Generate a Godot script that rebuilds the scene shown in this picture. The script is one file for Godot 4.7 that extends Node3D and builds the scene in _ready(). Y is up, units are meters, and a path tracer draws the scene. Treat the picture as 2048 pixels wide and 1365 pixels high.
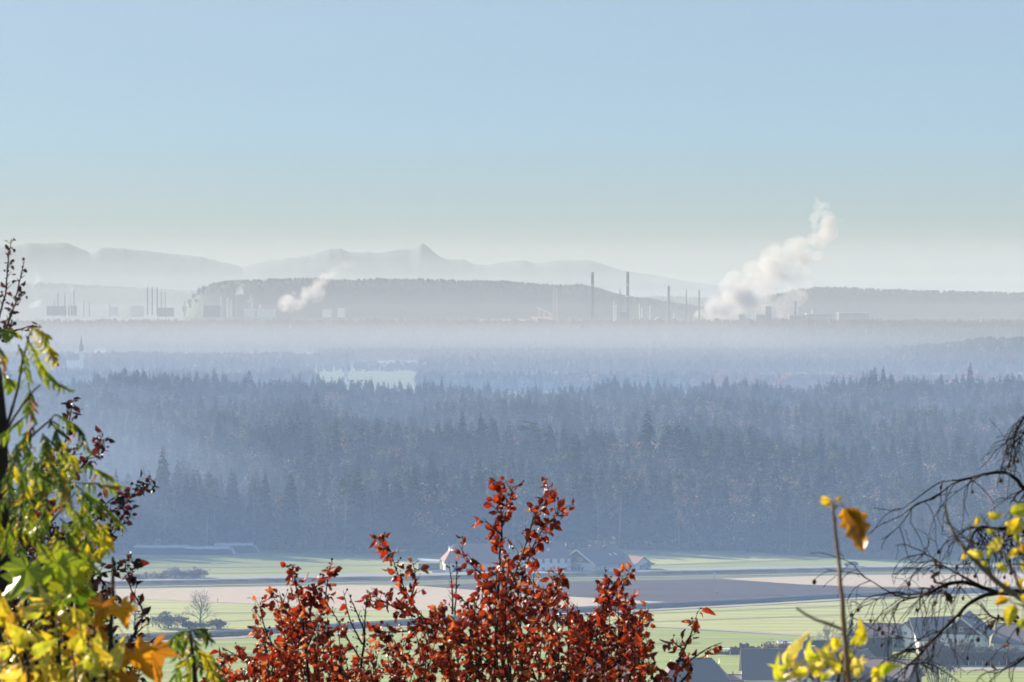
extends Node3D
# A hazy autumn valley seen from a wooded hillside: fields, a farm, a spruce forest, far works with steam, hills and mountains.
const EYE := Vector3(0, 80, 0)
const FPX := 5306.0          # focal length in pixels of a 2048 pixel wide picture
const PITCH := -0.62
var rng := RandomNumberGenerator.new()
var noise := FastNoiseLite.new()
var used := {}
var tilt := Basis.from_euler(Vector3(deg_to_rad(PITCH), 0, 0))
const ORD := ["first", "second", "third", "fourth", "fifth", "sixth", "seventh", "eighth", "ninth", "tenth", "eleventh", "twelfth", "thirteenth", "fourteenth", "fifteenth", "sixteenth", "seventeenth", "eighteenth", "nineteenth", "twentieth", "twenty-first", "twenty-second", "twenty-third", "twenty-fourth", "twenty-fifth", "twenty-sixth", "twenty-seventh", "twenty-eighth", "twenty-ninth", "thirtieth", "thirty-first", "thirty-second", "thirty-third", "thirty-fourth", "thirty-fifth", "thirty-sixth", "thirty-seventh", "thirty-eighth", "thirty-ninth", "fortieth"]

# ---------------------------------------------------------------- geometry helpers
class Soup:
	var v := PackedVector3Array()
	var n := PackedVector3Array()
	var c := PackedColorArray()
	var ink := Color.WHITE
	var colored := false
	func tri(a: Vector3, b: Vector3, d: Vector3) -> void:      # a, b, d run counter-clockwise seen from the front
		var m := (b - a).cross(d - a).normalized()
		v.append(a); v.append(d); v.append(b)
		n.append(m); n.append(m); n.append(m)
		c.append(ink); c.append(ink); c.append(ink)
	func quad(a: Vector3, b: Vector3, d: Vector3, e: Vector3) -> void:
		tri(a, b, d); tri(a, d, e)
	func smooth(a: Vector3, b: Vector3, d: Vector3, na: Vector3, nb: Vector3, nd: Vector3) -> void:
		v.append(a); v.append(d); v.append(b)
		n.append(na); n.append(nd); n.append(nb)
		c.append(ink); c.append(ink); c.append(ink)
	func box(at: Vector3, size: Vector3, b := Basis()) -> void:
		var h := size / 2
		var p: Array[Vector3] = []
		for i in 8:
			p.append(at + b * Vector3(h.x * (1 if i & 1 else -1), h.y * (1 if i & 2 else -1), h.z * (1 if i & 4 else -1)))
		quad(p[4], p[5], p[7], p[6]); quad(p[1], p[0], p[2], p[3]); quad(p[5], p[1], p[3], p[7])
		quad(p[0], p[4], p[6], p[2]); quad(p[6], p[7], p[3], p[2]); quad(p[0], p[1], p[5], p[4])
	func tube(path: Array, radii: Array, sides := 5, cap := true) -> void:
		var rings := []
		var norms := []
		var up := Vector3(0.31, 0.2, 0.93)
		for i in path.size():
			var t: Vector3 = (path[mini(i + 1, path.size() - 1)] - path[maxi(i - 1, 0)]).normalized()
			var x := up.cross(t)
			if x.length() < 0.01:
				x = Vector3.RIGHT.cross(t)
			x = x.normalized()
			var y := t.cross(x)
			var ring := []
			var nn := []
			for k in sides:
				var a := TAU * k / sides
				var m := x * cos(a) + y * sin(a)
				nn.append(m)
				ring.append(path[i] + m * radii[i])
			rings.append(ring)
			norms.append(nn)
		for i in path.size() - 1:
			for k in sides:
				var q := (k + 1) % sides
				smooth(rings[i][k], rings[i][q], rings[i + 1][q], norms[i][k], norms[i][q], norms[i + 1][q])
				smooth(rings[i][k], rings[i + 1][q], rings[i + 1][k], norms[i][k], norms[i + 1][q], norms[i + 1][k])
		if cap:
			var l := path.size() - 1
			for k in range(1, sides - 1):
				tri(rings[l][0], rings[l][k], rings[l][k + 1])
				tri(rings[0][0], rings[0][k + 1], rings[0][k])
	func ball(at: Vector3, r: Vector3, seg := 6, rows := 4) -> void:
		for i in rows:
			for k in seg:
				var p := []
				for o in [[0, 0], [0, 1], [1, 1], [1, 0]]:
					var a: float = PI * (i + o[0]) / rows
					var b: float = -TAU * (k + o[1]) / seg
					p.append(Vector3(sin(a) * cos(b), cos(a), sin(a) * sin(b)))
				for q in [[0, 1, 2], [0, 2, 3]]:
					var x: Vector3 = p[q[0]]
					var y: Vector3 = p[q[1]]
					var z: Vector3 = p[q[2]]
					if (y - x).cross(z - x).length() > 1e-6:
						if (y - x).cross(z - x).dot(x + y + z) > 0:
							smooth(at + x * r, at + y * r, at + z * r, x, y, z)
						else:
							smooth(at + x * r, at + z * r, at + y * r, x, z, y)
	func add(o: Soup, t: Transform3D) -> void:
		var at := v.size()
		v.append_array(t * o.v)
		var nb := Transform3D(t.basis.orthonormalized(), Vector3.ZERO)
		n.append_array(nb * o.n)
		c.append_array(o.c)
		colored = colored or o.colored
	func mesh() -> ArrayMesh:
		var a := []
		a.resize(Mesh.ARRAY_MAX)
		a[Mesh.ARRAY_VERTEX] = v
		a[Mesh.ARRAY_NORMAL] = n
		if colored:
			a[Mesh.ARRAY_COLOR] = c
		var m := ArrayMesh.new()
		if v.size():
			m.add_surface_from_arrays(Mesh.PRIMITIVE_TRIANGLES, a)
		return m

func rf(a: float, b: float) -> float:
	return rng.randf_range(a, b)
func numbered(s: String) -> String:
	var k: int = used.get(s, 0)
	used[s] = k + 1
	return s if k == 0 else "%s_%03d" % [s, k]
func tag(o: Node3D, label := "", category := "", group := "", kind := "") -> Node3D:
	if label: o.set_meta("label", label)
	if category: o.set_meta("category", category)
	if group: o.set_meta("group", group)
	if kind: o.set_meta("kind", kind)
	return o
func thing(called: String, label: String, category: String, at := Vector3.ZERO, turn := 0.0, group := "") -> Node3D:
	var o := Node3D.new()
	o.name = numbered(called)
	add_child(o)
	o.position = at
	o.rotation.y = turn
	tag(o, label, category, group)
	return o
func part(called: String, m: Mesh, mat: Material, parent: Node = self) -> MeshInstance3D:
	var o := MeshInstance3D.new()
	o.mesh = m
	o.material_override = mat
	if parent == self:
		o.name = numbered(called)
		add_child(o)
	else:
		var k := 0
		var keys: Dictionary = parent.get_meta("_n", {})
		k = keys.get(called, 0)
		keys[called] = k + 1
		parent.set_meta("_n", keys)
		o.name = called if k == 0 else "%s_%03d" % [called, k]
		parent.add_child(o, true)
	return o
func obj(called: String, s: Soup, mat: Material, parent: Node = self) -> MeshInstance3D:
	return part(called, s.mesh(), mat, parent)
func structure(called: String, s: Soup, mat: Material) -> MeshInstance3D:
	var o := obj(called, s, mat)
	o.set_meta("kind", "structure")
	return o
# a point of the photograph, as a place at that many metres in front of the eye
func at(px: float, py: float, d: float) -> Vector3:
	var r := tilt * Vector3((px - 1024.0) / FPX, (682.5 - py) / FPX, -1)
	return EYE + r * (d / -r.z)
# where the ground of the flat valley is met
func gnd(px: float, py: float, y := 0.0) -> Vector3:
	var r := tilt * Vector3((px - 1024.0) / FPX, (682.5 - py) / FPX, -1)
	return EYE + r * ((y - EYE.y) / r.y)
func terrain(x: float, z: float) -> float:
	var d := -z
	var h := 78.2 - 0.33 * maxf(0.0, d - 1.5)
	h = 0.5 * (h + sqrt(h * h + 60.0)) - 0.08 if d > 60.0 else h
	if h < 0.0 or d > 420.0: h = 0.0
	var bank := smoothstep(5650.0, 6350.0, d) * 45.0
	var bump := 24.0 * exp(-pow((x - 860.0) / 170.0, 2.0) - pow((d - 4300.0) / 300.0, 2.0))
	return h + bank + bump

# ---------------------------------------------------------------- materials
func col(r: float, g: float, b: float) -> Color:      # linear base colour to the sRGB that albedo_color takes
	return Color(r, g, b).linear_to_srgb()
func mat(r: float, g: float, b: float, rough := 0.9, spec := 0.3) -> StandardMaterial3D:
	var m := StandardMaterial3D.new()
	m.albedo_color = col(r, g, b)
	m.roughness = rough
	m.metallic_specular = spec
	return m
func noisy(a: Color, b: Color, scale: Vector3, freq := 0.02, oct := 4, size := 512, sd := 1, rough := 0.95) -> StandardMaterial3D:
	var f := FastNoiseLite.new()
	f.seed = sd
	f.frequency = freq
	f.fractal_octaves = oct
	f.noise_type = FastNoiseLite.TYPE_SIMPLEX_SMOOTH
	var t := NoiseTexture2D.new()
	t.width = size
	t.height = size
	t.seamless = true
	t.noise = f
	var g := Gradient.new()
	g.set_color(0, a)
	g.set_color(1, b)
	g.set_offset(0, 0.25)
	g.set_offset(1, 0.75)
	t.color_ramp = g
	var m := StandardMaterial3D.new()
	m.albedo_texture = t
	m.roughness = rough
	m.metallic_specular = 0.2
	m.uv1_triplanar = true
	m.uv1_world_triplanar = true
	m.uv1_scale = scale
	return m
func tinted(rough := 0.8, back := 0.0, spec := 0.3) -> StandardMaterial3D:
	var m := StandardMaterial3D.new()
	m.vertex_color_use_as_albedo = true
	m.roughness = rough
	m.metallic_specular = spec
	if back > 0.0:
		m.backlight_enabled = true
		m.backlight = col(back, back, back)
	return m

# ---------------------------------------------------------------- trees seen from afar
func spruce(levels: int, arms: int, sd: int, slim := 1.0) -> Soup:         # one metre high
	var s := Soup.new()
	s.colored = true
	var r := RandomNumberGenerator.new()
	r.seed = sd
	s.ink = Color(0.09, 0.075, 0.06)
	s.tube([Vector3.ZERO, Vector3(0, 0.5, 0), Vector3(0, 0.97, 0)], [0.013, 0.009, 0.002], 5, false)
	for i in levels:
		var t := (i + 0.5 + r.randf_range(-0.3, 0.3)) / levels
		var y := 0.16 + 0.83 * t
		var reach := (0.155 * pow(1.0 - t, 0.72) + 0.012) * slim
		for k in arms:
			if r.randf() < 0.1: continue
			var a := TAU * (k + r.randf_range(-0.35, 0.35)) / arms + i * 1.3
			var l := reach * r.randf_range(0.62, 1.18)
			var d := Vector3(cos(a), 0, sin(a))
			var side := Vector3(-d.z, 0, d.x) * l * r.randf_range(0.26, 0.42)
			var drop := l * r.randf_range(0.25, 0.6)
			var p0 := Vector3(0, y + 0.012 + r.randf_range(-0.014, 0.014), 0)
			var mid := p0 + d * l * 0.55 + Vector3(0, -drop * 0.35, 0)
			var tip := p0 + d * l + Vector3(0, -drop, 0)
			var g := r.randf_range(0.65, 1.25)
			s.ink = Color(0.028 * g, 0.047 * g, 0.02 * g)
			s.tri(p0, mid - side, tip); s.tri(p0, tip, mid + side)
			var hang := Vector3(0, -l * r.randf_range(0.18, 0.4), 0)
			s.tri(mid - side, mid + hang, tip); s.tri(mid + side, tip, mid + hang)
	return s
func pine(sd: int) -> Soup:                                                 # a bare stem with a ragged crown in the upper half
	var s := Soup.new()
	s.colored = true
	var r := RandomNumberGenerator.new()
	r.seed = sd
	s.ink = Color(0.2, 0.14, 0.1)
	var lean := Vector3(r.randf_range(-0.03, 0.03), 0, r.randf_range(-0.03, 0.03))
	s.tube([Vector3.ZERO, Vector3(0, 0.5, 0) + lean, Vector3(0, 0.95, 0) + lean * 1.4], [0.014, 0.011, 0.003], 5, false)
	for b in 13:
		var y := r.randf_range(0.45, 0.97)
		var a := r.randf() * TAU
		var l := 0.16 * pow(1.05 - y, 0.35) * r.randf_range(0.5, 1.1)
		var base := Vector3(0, y - 0.05, 0) + lean * y * 1.4
		var tip := base + Vector3(cos(a) * l, 0.05 + r.randf() * 0.04, sin(a) * l)
		s.ink = Color(0.15, 0.11, 0.08)
		s.tube([base, tip], [0.005, 0.002], 3, false)
		for q in 15:
			var c := tip.lerp(base, r.randf() * 0.55) + Vector3(r.randf_range(-1, 1), r.randf_range(-0.5, 0.8), r.randf_range(-1, 1)) * 0.042
			leafy(s, r, c, 0.026, Color(0.085, 0.1, 0.04) * r.randf_range(0.6, 1.45))
	return s
func leafy(s: Soup, r: RandomNumberGenerator, c: Vector3, size: float, ink: Color) -> void:
	s.ink = ink
	var u := Vector3(r.randf_range(-1, 1), r.randf_range(-0.6, 0.6), r.randf_range(-1, 1)).normalized() * size * r.randf_range(0.6, 1.3)
	var w := u.cross(Vector3(r.randf_range(-1, 1), r.randf_range(-1, 1), r.randf_range(-1, 1))).normalized() * size * r.randf_range(0.35, 0.9)
	s.tri(c - u, c + w, c + u * 0.9); s.tri(c - u, c + u * 0.9, c - w)
func broad(sd: int, ink: Color, leaves := 420, bare := 0.0) -> Soup:      # a broadleaf crown of clumps on limbs
	var s := Soup.new()
	s.colored = true
	var r := RandomNumberGenerator.new()
	r.seed = sd
	s.ink = Color(0.11, 0.09, 0.075)
	s.tube([Vector3.ZERO, Vector3(0.01, 0.25, 0), Vector3(0.0, 0.55, 0.01)], [0.02, 0.016, 0.008], 6, false)
	var heads := []
	for b in 16:
		var a := b * 2.4 + r.randf()
		var y := r.randf_range(0.34, 0.95)
		var l := 0.3 * sqrt(maxf(0.04, 1.0 - pow((y - 0.56) / 0.46, 2.0))) * r.randf_range(0.55, 1.0)
		var tip := Vector3(cos(a) * l, y, sin(a) * l)
		heads.append(tip)
		s.ink = Color(0.1, 0.085, 0.07)
		var mid := Vector3(cos(a) * l * 0.35, y * 0.72, sin(a) * l * 0.35)
		s.tube([Vector3(0, minf(0.5, y * 0.55), 0), mid, tip], [0.009, 0.006, 0.002], 3, false)
	for i in leaves:
		var h: Vector3 = heads[r.randi() % heads.size()]
		var c := h + Vector3(r.randfn(), r.randfn() * 0.8, r.randfn()) * 0.062
		if bare > 0.0 and r.randf() < bare: continue
		leafy(s, r, c, 0.023, ink * r.randf_range(0.6, 1.4))
	return s
func far_tree(sd: int, pointed: bool) -> Soup:
	var s := Soup.new()
	s.colored = true
	var r := RandomNumberGenerator.new()
	r.seed = sd
	for i in 5:
		var t := i / 5.0
		for k in 5:
			var a := TAU * (k + r.randf_range(-0.3, 0.3)) / 5 + i
			var a2 := a + TAU / 5 * 1.2
			var w := (0.2 * (1.0 - t * 0.85) if pointed else 0.32 * sqrt(maxf(0.1, 1.0 - pow(t * 1.5 - 0.6, 2.0)))) * r.randf_range(0.8, 1.2)
			var g := r.randf_range(0.85, 1.15)
			s.ink = Color(0.03, 0.047, 0.022) * g if pointed else Color(0.055, 0.05, 0.03) * g
			s.tri(Vector3(0, t * 0.72 + 0.34, 0), Vector3(cos(a2) * w, t * 0.72 + 0.02, sin(a2) * w), Vector3(cos(a) * w, t * 0.72 + 0.02, sin(a) * w))
	return s
# many trees that read as one mass; spots are [place, height, which mesh, tint, width]
func wood(called: String, label: String, meshes: Array, spots: Array, material: Material, category := "forest") -> void:
	var root := thing(called, label, category)
	root.set_meta("kind", "stuff")
	for k in meshes.size():
		var mine := spots.filter(func(s): return s[2] == k)
		if mine.is_empty(): continue
		var mm := MultiMesh.new()
		mm.transform_format = MultiMesh.TRANSFORM_3D
		mm.use_colors = true
		mm.mesh = meshes[k]
		mm.instance_count = mine.size()
		for i in mine.size():
			var s: Array = mine[i]
			mm.set_instance_transform(i, Transform3D(Basis(Vector3.UP, rng.randf() * TAU).scaled(Vector3(s[1] * s[4], s[1], s[1] * s[4])), s[0]))
			mm.set_instance_color(i, s[3])
		var o := MultiMeshInstance3D.new()
		o.name = "trees" if k == 0 else "trees_%03d" % k
		o.multimesh = mm
		o.material_override = material
		o.set_meta("kind", "stuff")
		root.add_child(o, true)
# trees over the ground between two distances and two columns of the photograph
func belt(px0: float, px1: float, d0: float, d1: float, step: float, h: float, mix: Array, warm := 0.0) -> Array:
	var spots := []
	var d := d0
	while d < d1:
		var x := (px0 - 1024.0) / FPX * d
		var x1 := (px1 - 1024.0) / FPX * d
		while x < x1:
			var p := Vector3(x + rf(-0.5, 0.5) * step, 0, -d + rf(-0.5, 0.5) * step)
			p.y = terrain(p.x, p.z) - 0.3
			var k: int = mix[rng.randi() % mix.size()]
			var g := rf(0.7, 1.3) if d < 3200.0 else rf(0.9, 1.1)
			var tint := Color(g, g, g)
			if rng.randf() < warm: tint = Color(g * 1.9, g * 1.15, g * 0.8)
			spots.append([p, h * rf(0.65, 1.15) * (1.0 + 0.2 * noise.get_noise_2d(p.x * 0.5, p.z * 0.5)), k, tint, rf(0.85, 1.3)])
			x += step
		d += step
	return spots

# ---------------------------------------------------------------- the sky and the light
func sky_color(d: Vector3, sun: Vector3) -> Color:
	var e := rad_to_deg(asin(clampf(d.y, -1, 1)))
	var stops := [[-90.0, 0.5, 0.55, 0.58], [0.0, SKY[0][0], SKY[0][1], SKY[0][2]], [1.0, SKY[1][0], SKY[1][1], SKY[1][2]], [2.2, SKY[2][0], SKY[2][1], SKY[2][2]], [3.8, SKY[3][0], SKY[3][1], SKY[3][2]], [6.8, SKY[4][0], SKY[4][1], SKY[4][2]], [20.0, 0.30, 0.50, 0.74], [50.0, 0.2, 0.36, 0.64], [90.0, 0.14, 0.28, 0.58]]
	var c := Vector3(stops[8][1], stops[8][2], stops[8][3])
	for i in 8:
		if e <= stops[i + 1][0]:
			var t: float = clampf((e - stops[i][0]) / (stops[i + 1][0] - stops[i][0]), 0, 1)
			c = Vector3(stops[i][1], stops[i][2], stops[i][3]).lerp(Vector3(stops[i + 1][1], stops[i + 1][2], stops[i + 1][3]), t)
			break
	var near := maxf(0.0, d.dot(sun))
	c += Vector3(1.0, 0.92, 0.8) * (0.9 * pow(near, 24.0) + 0.26 * pow(near, 4.0) - 0.045)
	return Color(c.x, c.y, c.z)
const EXPOSURE := 3.1
const SKY := [[0.27, 0.25, 0.19], [0.30, 0.31, 0.25], [0.355, 0.475, 0.49], [0.355, 0.55, 0.685], [0.375, 0.54, 0.72]]
func stage() -> void:
	var cam := Camera3D.new()
	cam.name = "camera"
	add_child(cam)
	cam.transform = Transform3D(tilt, EYE)
	cam.fov = 14.66
	cam.near = 0.3
	cam.far = 30000.0
	var lens := CameraAttributesPhysical.new()
	lens.frustum_focal_length = 93.3
	lens.frustum_focus_distance = 60.0
	lens.frustum_near = 0.3
	lens.frustum_far = 30000.0
	lens.exposure_aperture = 11.0
	cam.attributes = lens
	cam.current = true
	var to_sun := Vector3(-sin(deg_to_rad(52)) * cos(deg_to_rad(23)), sin(deg_to_rad(23)), -cos(deg_to_rad(52)) * cos(deg_to_rad(23)))
	var im := Image.create(1024, 512, false, Image.FORMAT_RGBF)
	for y in 512:
		var e := PI * (0.5 - (y + 0.5) / 512.0)
		for x in 1024:
			var a := TAU * (x + 0.5) / 1024.0          # the panorama starts ahead, at -z, and turns right
			im.set_pixel(x, y, sky_color(Vector3(sin(a) * cos(e), sin(e), -cos(a) * cos(e)), to_sun))
	var pano := PanoramaSkyMaterial.new()
	pano.panorama = ImageTexture.create_from_image(im)
	pano.energy_multiplier = 1.0
	var env := Environment.new()
	env.background_mode = Environment.BG_SKY
	env.sky = Sky.new()
	env.sky.sky_material = pano
	env.background_energy_multiplier = 1.0 / EXPOSURE
	env.tonemap_mode = Environment.TONE_MAPPER_LINEAR
	env.tonemap_exposure = EXPOSURE
	env.sdfgi_enabled = true
	env.ssao_enabled = true
	env.ssil_enabled = true
	env.fog_enabled = true
	env.fog_density = FOG
	env.fog_light_color = col(FOG_COLOR[0], FOG_COLOR[1], FOG_COLOR[2])
	env.volumetric_fog_enabled = true
	env.volumetric_fog_density = 0.0
	var we := WorldEnvironment.new()
	we.name = "surroundings"
	we.environment = env
	add_child(we)
	var sun := DirectionalLight3D.new()
	sun.name = "sun"
	sun.light_energy = 1.6
	sun.light_color = Color(1.0, 0.94, 0.85)
	sun.light_angular_distance = 0.5
	sun.shadow_enabled = true
	add_child(sun)
	sun.look_at_from_position(to_sun * 100.0, Vector3.ZERO)
const FOG := 0.00004
const FOG_COLOR := [0.78, 0.87, 0.95]
func mist(called: String, lo: Vector3, hi: Vector3, density: float, c: Color, round := false) -> FogVolume:
	var f := FogVolume.new()
	f.name = numbered(called)
	f.shape = RenderingServer.FOG_VOLUME_SHAPE_ELLIPSOID if round else RenderingServer.FOG_VOLUME_SHAPE_BOX
	f.size = hi - lo
	f.position = (lo + hi) / 2
	var m := FogMaterial.new()
	m.density = density
	m.albedo = c
	f.material = m
	add_child(f)
	tag(f, "", "", "", "stuff")
	return f

# ---------------------------------------------------------------- the land
func sheet(called: String, pts: Array, y: float, material: Material) -> void:      # an area of the valley floor, its outline given where the photograph shows it
	var poly := PackedVector2Array()
	for p in pts:
		var g := gnd(p[0], p[1], y)
		poly.append(Vector2(g.x, g.z))
	var idx := Geometry2D.triangulate_polygon(poly)
	var s := Soup.new()
	for i in range(0, idx.size(), 3):
		var a := Vector3(poly[idx[i]].x, y, poly[idx[i]].y)
		var b := Vector3(poly[idx[i + 1]].x, y, poly[idx[i + 1]].y)
		var c := Vector3(poly[idx[i + 2]].x, y, poly[idx[i + 2]].y)
		if (b - a).cross(c - a).y > 0: s.tri(a, b, c)
		else: s.tri(a, c, b)
	structure(called, s, material)
func line_at(pts: Array, x: float) -> float:
	for i in pts.size() - 1:
		if x <= pts[i + 1][0] or i == pts.size() - 2:
			return lerpf(pts[i][1], pts[i + 1][1], (x - pts[i][0]) / (pts[i + 1][0] - pts[i][0]))
	return pts[-1][1]
# a strip that follows a line of the photograph over the ground: cross gives [offset towards the camera in metres, height]
func strip(called: String, pts: Array, cross: Array, material: Material, x0 := -150.0, x1 := 2300.0, rough := 0.0) -> void:
	var s := Soup.new()
	var old := []
	var n := 150
	for i in n + 1:
		var px := lerpf(x0, x1, i / float(n))
		var g := gnd(px, line_at(pts, px))
		var row := []
		for c in cross:
			row.append(g + Vector3(0, c[1] + (rf(-rough, rough) if c[1] > 0.3 else 0.0), c[0] + rf(-rough, rough)))
		if i:
			for k in cross.size() - 1:
				s.quad(old[k], old[k + 1], row[k + 1], row[k])
		old = row
	structure(called, s, material)
func hill(called: String, crest: Array, d: float, thick: float, base: float, drop: float, material: Material, ragged := 0.0, step := 10.0) -> Array:
	var rows := 14
	var grid := []
	var px: float = crest[0][0]
	while px <= crest[-1][0]:
		var top := at(px, line_at(crest, px), d)
		var h := maxf(0.0, top.y - base - drop + ragged * noise.get_noise_1d(px * 2.0) + ragged * 0.6 * noise.get_noise_1d(px * 9.0))
		var row := []
		for k in rows + 1:
			var u := 2.0 * k / rows - 1.0
			var z := top.z - u * thick
			var f := pow(cos(u * PI / 2), 1.3)
			var wob := 1.0 + 0.1 * noise.get_noise_2d(px * 0.5, u * 160.0) * absf(u)
			row.append(Vector3(top.x * z / top.z, base + h * f * wob - (2.0 if f < 0.02 else 0.0), z))
		grid.append(row)
		px += step
	var norm := []
	for i in grid.size():
		var nr := []
		for k in rows + 1:
			var a: Vector3 = grid[mini(i + 1, grid.size() - 1)][k] - grid[maxi(i - 1, 0)][k]
			var b: Vector3 = grid[i][mini(k + 1, rows)] - grid[i][maxi(k - 1, 0)]
			nr.append((a.cross(b)).normalized() if a.cross(b).y > 0 else -(a.cross(b)).normalized())
		norm.append(nr)
	var s := Soup.new()
	for i in grid.size() - 1:
		for k in rows:
			var p := [grid[i][k], grid[i + 1][k], grid[i + 1][k + 1], grid[i][k + 1]]
			var q := [norm[i][k], norm[i + 1][k], norm[i + 1][k + 1], norm[i][k + 1]]
			var w: Vector3 = (p[1] - p[0]).cross(p[2] - p[0])
			if w.y > 0:
				s.smooth(p[0], p[1], p[2], q[0], q[1], q[2]); s.smooth(p[0], p[2], p[3], q[0], q[2], q[3])
			else:
				s.smooth(p[0], p[2], p[1], q[0], q[2], q[1]); s.smooth(p[0], p[3], p[2], q[0], q[3], q[2])
	structure(called, s, material)
	return grid
func land() -> void:
	var meadow := noisy(col(0.145, 0.165, 0.062), col(0.175, 0.195, 0.08), Vector3(0.004, 0.004, 0.03), 0.01, 5, 512, 3)
	var s := Soup.new()
	var ds := []
	var d := -80.0
	while d < 13600.0:
		ds.append(d)
		d += 6.0 if d < 60 else 20.0 if d < 440 else 300.0 if d < 3400 else 90.0 if d < 5000 else 130.0 if d < 6500 else 900.0
	ds.append(13700.0)
	var xs := []
	for i in 81:
		var u := (i - 40) / 40.0
		xs.append(4300.0 * u * absf(u))
	for i in ds.size() - 1:
		for k in xs.size() - 1:
			var p := []
			for o in [[0, 0], [1, 0], [1, 1], [0, 1]]:
				var x: float = xs[k + o[0]]
				var z: float = -ds[i + o[1]]
				p.append(Vector3(x, terrain(x, z), z))
			s.quad(p[0], p[1], p[2], p[3])
	structure("ground", s, meadow)
	var grass := noisy(col(0.20, 0.25, 0.075), col(0.325, 0.35, 0.13), Vector3(0.002, 0.002, 0.06), 0.012, 5, 512, 5)
	var grass2 := noisy(col(0.29, 0.305, 0.105), col(0.45, 0.445, 0.19), Vector3(0.0015, 0.0015, 0.07), 0.012, 5, 512, 7)
	var stubble := noisy(col(0.40, 0.32, 0.225), col(0.50, 0.41, 0.295), Vector3(0.02, 0.02, 0.08), 0.02, 5, 512, 9)
	var soil := noisy(col(0.05, 0.04, 0.036), col(0.085, 0.067, 0.058), Vector3(0.02, 0.02, 0.1), 0.02, 5, 512, 11)
	var dry := noisy(col(0.22, 0.2, 0.12), col(0.27, 0.24, 0.15), Vector3(0.02, 0.02, 0.1), 0.03, 4, 256, 13)
	var bank := noisy(col(0.06, 0.065, 0.035), col(0.13, 0.12, 0.065), Vector3(0.06, 0.06, 0.3), 0.05, 4, 256, 15)
	var asphalt := noisy(col(0.28, 0.27, 0.26), col(0.34, 0.33, 0.31), Vector3(0.05, 0.05, 0.05), 0.05, 3, 256, 17, 0.55)
	var gravel := noisy(col(0.3, 0.27, 0.22), col(0.36, 0.33, 0.27), Vector3(0.05, 0.05, 0.2), 0.05, 3, 256, 19)
	var ballast := noisy(col(0.075, 0.07, 0.068), col(0.11, 0.105, 0.1), Vector3(0.3, 0.3, 0.5), 0.06, 3, 256, 21)
	var dull := noisy(col(0.12, 0.14, 0.06), col(0.19, 0.205, 0.085), Vector3(0.001, 0.001, 0.02), 0.012, 4, 256, 6)
	sheet("far_field", [[628, 768], [842, 768], [840, 756], [826, 744], [770, 741], [700, 744], [655, 748], [640, 757]], 0.3, dull)
	sheet("far_field", [[90, 772], [520, 771], [560, 760], [60, 759]], 0.3, dull)
	sheet("far_field", [[150, 752], [300, 752], [300, 747], [150, 747]], 0.3, dry)
	sheet("meadow", [[-200, 1168], [1280, 1149], [1280, 1100], [-200, 1100]], 0.05, grass2)
	sheet("meadow", [[1280, 1149], [2300, 1138], [2300, 1128], [1830, 1121], [1640, 1117], [1280, 1133]], 0.05, grass)
	sheet("meadow_strip", [[1250, 1133], [1640, 1117], [1640, 1116], [1480, 1102], [1250, 1100]], 0.09, grass2)
	sheet("farm_track", [[1280, 1132.5], [1480, 1126], [1640, 1118.5], [1640, 1117], [1280, 1130.5]], 0.13, dry)
	sheet("stubble_field", [[-200, 1197], [280, 1199], [500, 1208], [740, 1222], [1080, 1223], [1390, 1207.5], [1100, 1192], [830, 1172], [700, 1171], [-200, 1186]], 0.05, stubble)
	sheet("ploughed_field", [[830, 1171.5], [1100, 1191.5], [1300, 1203], [1400, 1207], [1560, 1199], [1740, 1187], [1985, 1177.5], [1985, 1176.5], [1740, 1176], [1600, 1170], [1440, 1158.5], [1040, 1165]], 0.08, soil)
	sheet("stubble_field", [[1440, 1158], [1600, 1169.5], [1740, 1175.5], [1985, 1176], [2300, 1167], [2300, 1145], [1700, 1151]], 0.11, stubble)
	sheet("meadow", [[-200, 1197.5], [280, 1199.5], [500, 1208.5], [740, 1222.5], [1000, 1224], [800, 1243], [500, 1261], [-200, 1280]], 0.05, grass2)
	sheet("meadow", [[1080, 1240], [1300, 1224], [1700, 1202], [2300, 1178], [2300, 1300], [1700, 1275], [1240, 1249]], 0.05, grass2)
	sheet("footpath", [[1200, 1246], [1240, 1248.5], [1420, 1258], [1620, 1270], [1800, 1279], [1800, 1283], [1620, 1273.5], [1420, 1261], [1240, 1251], [1200, 1248.5]], 0.1, gravel)
	sheet("meadow", [[-200, 1292], [480, 1278], [800, 1257], [1200, 1249], [1420, 1262], [1620, 1274], [1800, 1284], [2300, 1310], [2300, 1420], [-200, 1420]], 0.05, grass)
	sheet("village_street", [[1570, 1307], [1660, 1309], [1790, 1316], [1790, 1320], [1660, 1313], [1570, 1310.5]], 0.1, asphalt)
	sheet("driveway", [[1900, 1334], [2300, 1330], [2300, 1344], [1900, 1342]], 0.1, gravel)
	var track := mat(0.15, 0.17, 0.075)
	var groove := mat(0.05, 0.042, 0.038)
	for l in [[[[-150, 1142], [600, 1134], [1270, 1123]], track], [[[-150, 1152], [500, 1147], [820, 1142]], track], [[[1080, 1236], [1700, 1212], [2250, 1192]], track], [[[1250, 1246], [1700, 1230], [2250, 1214]], track], [[[-150, 1255], [450, 1243], [740, 1232]], track], [[[-150, 1234], [420, 1227], [700, 1225]], track], [[[-150, 1330], [700, 1303], [1400, 1286]], track], [[[1000, 1172], [1440, 1168], [1900, 1177]], groove], [[[950, 1178], [1440, 1180], [1800, 1182]], groove], [[[1150, 1192], [1440, 1192], [1650, 1190]], groove]]:
		for o in [0.0, 1.8]:
			strip("tractor_track", l[0], [[o, 0.14], [o + 0.45, 0.14]], l[1], l[0][0][0], l[0][-1][0])
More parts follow.
